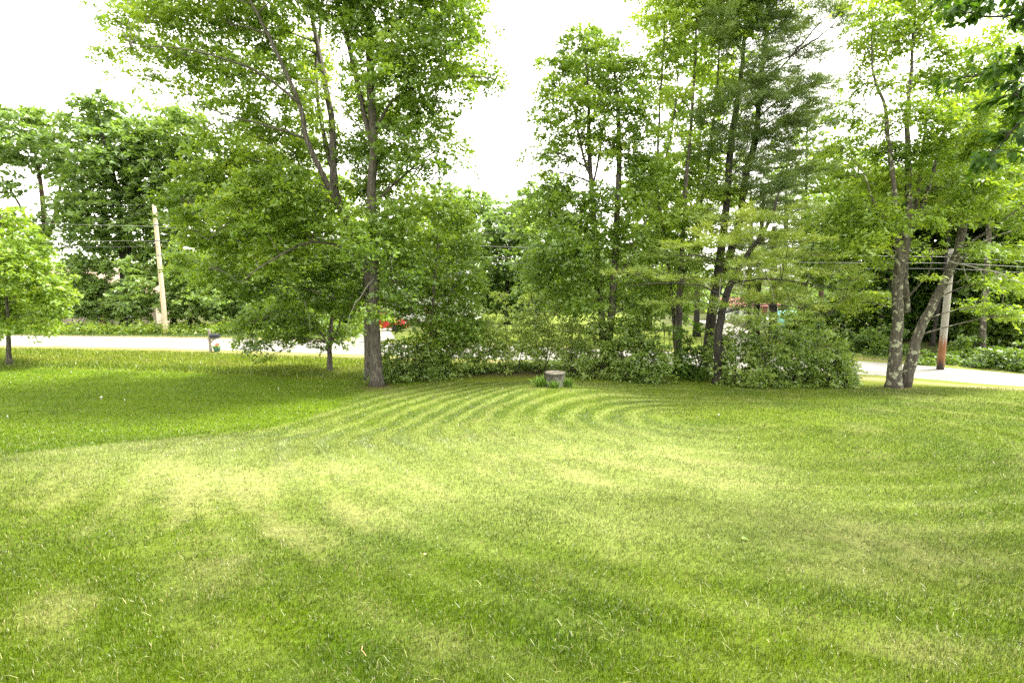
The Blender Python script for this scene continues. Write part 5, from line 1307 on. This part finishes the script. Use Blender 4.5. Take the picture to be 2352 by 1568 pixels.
M_TAN = plain('tan_shingle', (.27, .20, .145), .9, var=.15, scale=4, bump=.4)
M_GREY = plain('grey_shingle', (.20, .20, .21), .9, var=.15, scale=4, bump=.4)
M_REDR = plain('red_roof', (.27, .10, .075), .8, var=.12, scale=4, bump=.3)
c_ = pt(262, 650, 60)
house('house', 'house with a tan shingle roof half hidden by trees at far left', c_, 13, 8, 3.4, 2.7, .10, siding('cream_siding', (.30, .25, .20)), M_TAN, [(-4, 1.0, 1.1, 1.3), (-1.5, 1.0, 1.1, 1.3), (3.5, 1.0, 1.1, 1.3)], 1.2)
c_ = pt(1010, 690, 66)
house('house', 'white house glimpsed through leaves right of the thick maple', c_, 9, 9, 5.2, 3.2, -.15, siding('white_siding', (.80, .80, .78)), M_GREY, [(-2.6, 1.0, 1.0, 1.4), (2.6, 1.0, 1.0, 1.4), (-2.6, 3.6, 1.0, 1.4), (0, 3.6, 1.0, 1.4), (2.6, 3.6, 1.0, 1.4)], 0, gable_front=True)
c_ = pt(1706, 740, 66)
house('shed', 'small white outbuilding with a red roof beyond the pine trunks', c_, 6.5, 4.5, 1.9, .8, .1, M_WHITE, M_REDR, [(-2.2, .8, .7, .8), (-1.0, .8, .7, .8), (.2, .8, .7, .8), (2.4, .8, .7, .8)], 1.4, cat='outbuilding')

def car(label, c, rot, paint, name='parked_car', estate=False):
    o = thing(name, label, 'car', (c[0], c[1], gz(c[0], c[1]) + .02), rot)
    # side outline: x forward from the rear, z; half width at sill and at roof
    low = [(0.05, .42), (.0, .62), (.08, .92), (.9, 1.0), (2.9, .96), (3.9, .86), (4.25, .72), (4.3, .5), (4.22, .3), (.2, .3)]
    V, n = [], len(low)
    for s_, w in ((-1, .80), (-1, .86), (1, .86), (1, .80)):
        for x, z in low:
            k = .90 if (w == .80) else 1.0
            V.append((x if w == .86 else 2.15 + (x - 2.15) * .985, s_ * w, z if w == .86 else .62 + (z - .62) * .96))
    order = [1, 0, 3, 2]
    rows = [1, 0]
    V = []
    for y, k in ((-.88, .94), (-.84, 1.0), (.84, 1.0), (.88, .94)):
        for x, z in low: V.append((2.15 + (x - 2.15) * (1 if k == 1 else .985), y, .6 + (z - .6) * k))
    F = [tuple(range(n - 1, -1, -1)), tuple(3 * n + j for j in range(n))]
    for r_ in range(3):
        for j in range(n): F.append((r_ * n + j, r_ * n + (j + 1) % n, (r_ + 1) * n + (j + 1) % n, (r_ + 1) * n + j))
    MB().add(V, F).build('body', paint, o)
    rear = .25 if estate else .75
    cab = [(rear, .96), (rear + (.15 if estate else .55), 1.42), (1.7, 1.47), (2.35, 1.42), (3.05, .95)]
    V = [(x, s_ * (.80 if z < 1.2 else .62), z) for s_ in (-1, 1) for x, z in cab]; n = len(cab)
    F = [tuple(range(n - 1, -1, -1)), tuple(n + j for j in range(n))] + [(j, j + 1, n + j + 1, n + j) for j in range(n - 1)]
    MB().add(V, F).build('cabin', paint, o)
    for s_ in (-1, 1):
        def yy(z): return s_ * (.80 - (z - .96) / (1.44 - .96) * .18 + .006)
        for x0, x1, x2, x3 in ((rear + .22, rear + (.25 if estate else .58), 1.62, 1.62), (1.7, 1.7, 2.33, 2.85)):
            q = [(x0, yy(1.0), 1.0), (x1, yy(1.37), 1.37), (x2, yy(1.39), 1.39), (x3, yy(1.0), 1.0)]
            q2 = [(a, b_ - s_ * .004, z) for a, b_, z in q]
            MB().add(q + q2, [(0, 1, 2, 3), (7, 6, 5, 4), (0, 4, 5, 1), (1, 5, 6, 2), (2, 6, 7, 3), (3, 7, 4, 0)]).build('window', M_GLASS, o)
        for wx in (.85, 3.45):
            wh = MB().lathe([(.2, -.1), (.29, -.1), (.315, -.07), (.315, .07), (.29, .1), (.2, .1)], 20).build('tyre', plain_black, o, smooth=True)
            wh.rotation_euler = (PI / 2, 0, 0); wh.location = (wx, s_ * .82, .315)
            rm = MB().lathe([(.04, -.09), (.19, -.085), (.2, -.04), (.2, .04), (.19, .085), (.04, .09)], 14).build('rim', M_STEEL, wh, smooth=True)
        MB().box(4.2, 4.315, s_ * .62 - .16, s_ * .62 + .16, .62, .76, .02).build('headlight', M_TRIM, o)
        MB().box(-.02, .06, s_ * .66 - .12, s_ * .66 + .12, .68, .86, .02).build('tail_light', M_REDR, o)
    q = [(2.41, -.58, 1.40), (2.41, .58, 1.40), (3.06, .74, .98), (3.06, -.74, .98)]
    MB().add(q + [(a + .012, b_, z + .012) for a, b_, z in q], [(0, 3, 2, 1), (4, 5, 6, 7), (0, 1, 5, 4), (1, 2, 6, 5), (2, 3, 7, 6), (3, 0, 4, 7)]).build('windscreen', M_GLASS, o)
    return o
plain_black = plain('tyre_rubber', (.02, .02, .02), .8)
M_REDCAR = plain('red_car_paint', (.55, .025, .03), .3, var=.03, coat=.6)
M_WHITECAR = plain('white_car_paint', (.80, .80, .80), .3, var=.02, coat=.6)
cc = gpt(880, 760)
car('red parked car half hidden behind the thick maple trunk', (cc[0] - 2.2, cc[1]), .0, M_REDCAR)
cw_ = gpt(1762, 752)
wc = car('white parked car beyond the yellow lawn, mostly under a turquoise cover', (cw_[0] + 3.9, cw_[1]), PI, M_WHITECAR)
# turquoise sheet over the rear of the white car
M_TEAL = plain('turquoise_tarp', (.22, .50, .45), .5, var=.25, scale=3, bump=.5)
xs_ = np.linspace(.75, 5.6, 26); tops = np.interp(xs_, [.75, 1.4, 2.2, 3.2, 4.4, 5.6], [1.02, 1.40, 1.52, 1.45, .95, .12])
sec = [(-1.06, .08), (-1.0, .55), (-.86, .9), (-.5, 1.0), (0, 1.02), (.5, 1.0), (.86, .9), (1.0, .55), (1.06, .08)]
V = []
for x_, h_ in zip(xs_, tops):
    for y_, k in sec:
        V.append((x_ + RNG.normal(0, .02), y_ * (1 + .05 * math.sin(x_ * 4 + y_ * 3)) + RNG.normal(0, .01), max(.03, h_ * k + .03 * math.sin(x_ * 7 + y_ * 5) + .06)))
F = [(i * 9 + j, i * 9 + j + 1, i * 9 + 10 + j, i * 9 + 9 + j) for i in range(25) for j in range(8)]
me = bpy.data.meshes.new('tarp'); me.from_pydata(V, [], F); me.polygons.foreach_set('use_smooth', np.full(len(F), True))
tarp = link('tarp', me, M_TEAL); tarp.location = (cw_[0] - .4, cw_[1], gz(cw_[0], cw_[1]) + .02)
md = tarp.modifiers.new('thickness', 'SOLIDIFY'); md.thickness = .015
tag(tarp, 'turquoise cover draped over the rear of the white car', 'car cover')

# ------------------------------------------------------------------ small things lying on the lawn
def lawn_leaf(px, py, ln_, rot, mat_t, label, mat):
    g_ = gpt(px, py)
    me = leaf_variant(mat_t); me.materials.clear(); me.materials.append(mat)
    o = bpy.data.objects.new('fallen_leaf', me); COL.objects.link(o)
    o.location = g_ + np.array([0, 0, .045]); o.rotation_euler = (.2, .1, rot); o.scale = (ln_,) * 3
    tag(o, label, 'leaf', 'fallen leaves on the lawn')
lawn_leaf(1702, 1245, .11, .3, .6, 'single broad green leaf lying on the right of the lawn', LM['shrub'])
M_DRYLEAF = plain('dry_leaf', (.50, .30, .16), .8)
lawn_leaf(974, 1283, .05, 1.2, .5, 'small tan dry leaf lying at the middle of the lawn', M_DRYLEAF)
def lawn_twig(px, py, ln_, rot, label):
    g_ = gpt(px, py); t = np.linspace(-.5, .5, 9)
    P = np.stack([t * ln_ * math.cos(rot), t * ln_ * math.sin(rot), .04 + .012 * np.sin(t * 6)], -1)
    P[:, 0] += .12 * ln_ * (t * 2) ** 2
    for q in range(9): P[q, 2] += gz(g_[0] + P[q, 0], g_[1] + P[q, 1]) - g_[2]
    o = MB().tube(P, np.linspace(.003, .0015, 9), 6).build('dry_stalk', M_DRYLEAF, None, smooth=True); o.location = g_
    tag(o, label, 'stalk', 'dry stalks on the lawn')
lawn_twig(832, 1506, .13, -1.1, 'curved dry straw stalk lying near the bottom of the lawn')
M_CAP = plain('mushroom_cap', (.55, .52, .46), .7, var=.05)
for px, py, r_, lab in ((233, 916, .045, 'largest white mushroom on the left lawn'), (287, 922, .022, 'small white mushroom right of the largest one'), (164, 857, .022, 'small white mushroom near the uncut grass'), (18, 960, .02, 'small white mushroom at the left edge of the lawn'), (1650, 957, .022, 'small white mushroom on the right of the lawn'), (640, 895, .02, 'small white mushroom in the shade of the maples')):
    g_ = gpt(px, py); o = thing('mushroom', lab, 'mushroom', g_, 0, 'white mushrooms in the grass')
    MB().lathe([(r_ * .35, -.01), (r_ * .3, .06)], 8).build('stem', M_CAP, o, smooth=True)
    MB().lathe([(r_, .055), (r_ * .95, .07), (r_ * .7, .07 + r_ * .4), (r_ * .25, .07 + r_ * .6), (.002, .07 + r_ * .62)], 14).build('cap', M_CAP, o, smooth=True)

tris = sum(sum(len(p.vertices) - 2 for p in o.data.polygons) if len(o.data.polygons) < 2000 else len(o.data.loops) - 2 * len(o.data.polygons) for o in SC.objects if o.type == 'MESH')
print('LEAVES', N_LEAF[0], 'TRIS', tris, 'OBJECTS', len(SC.objects))
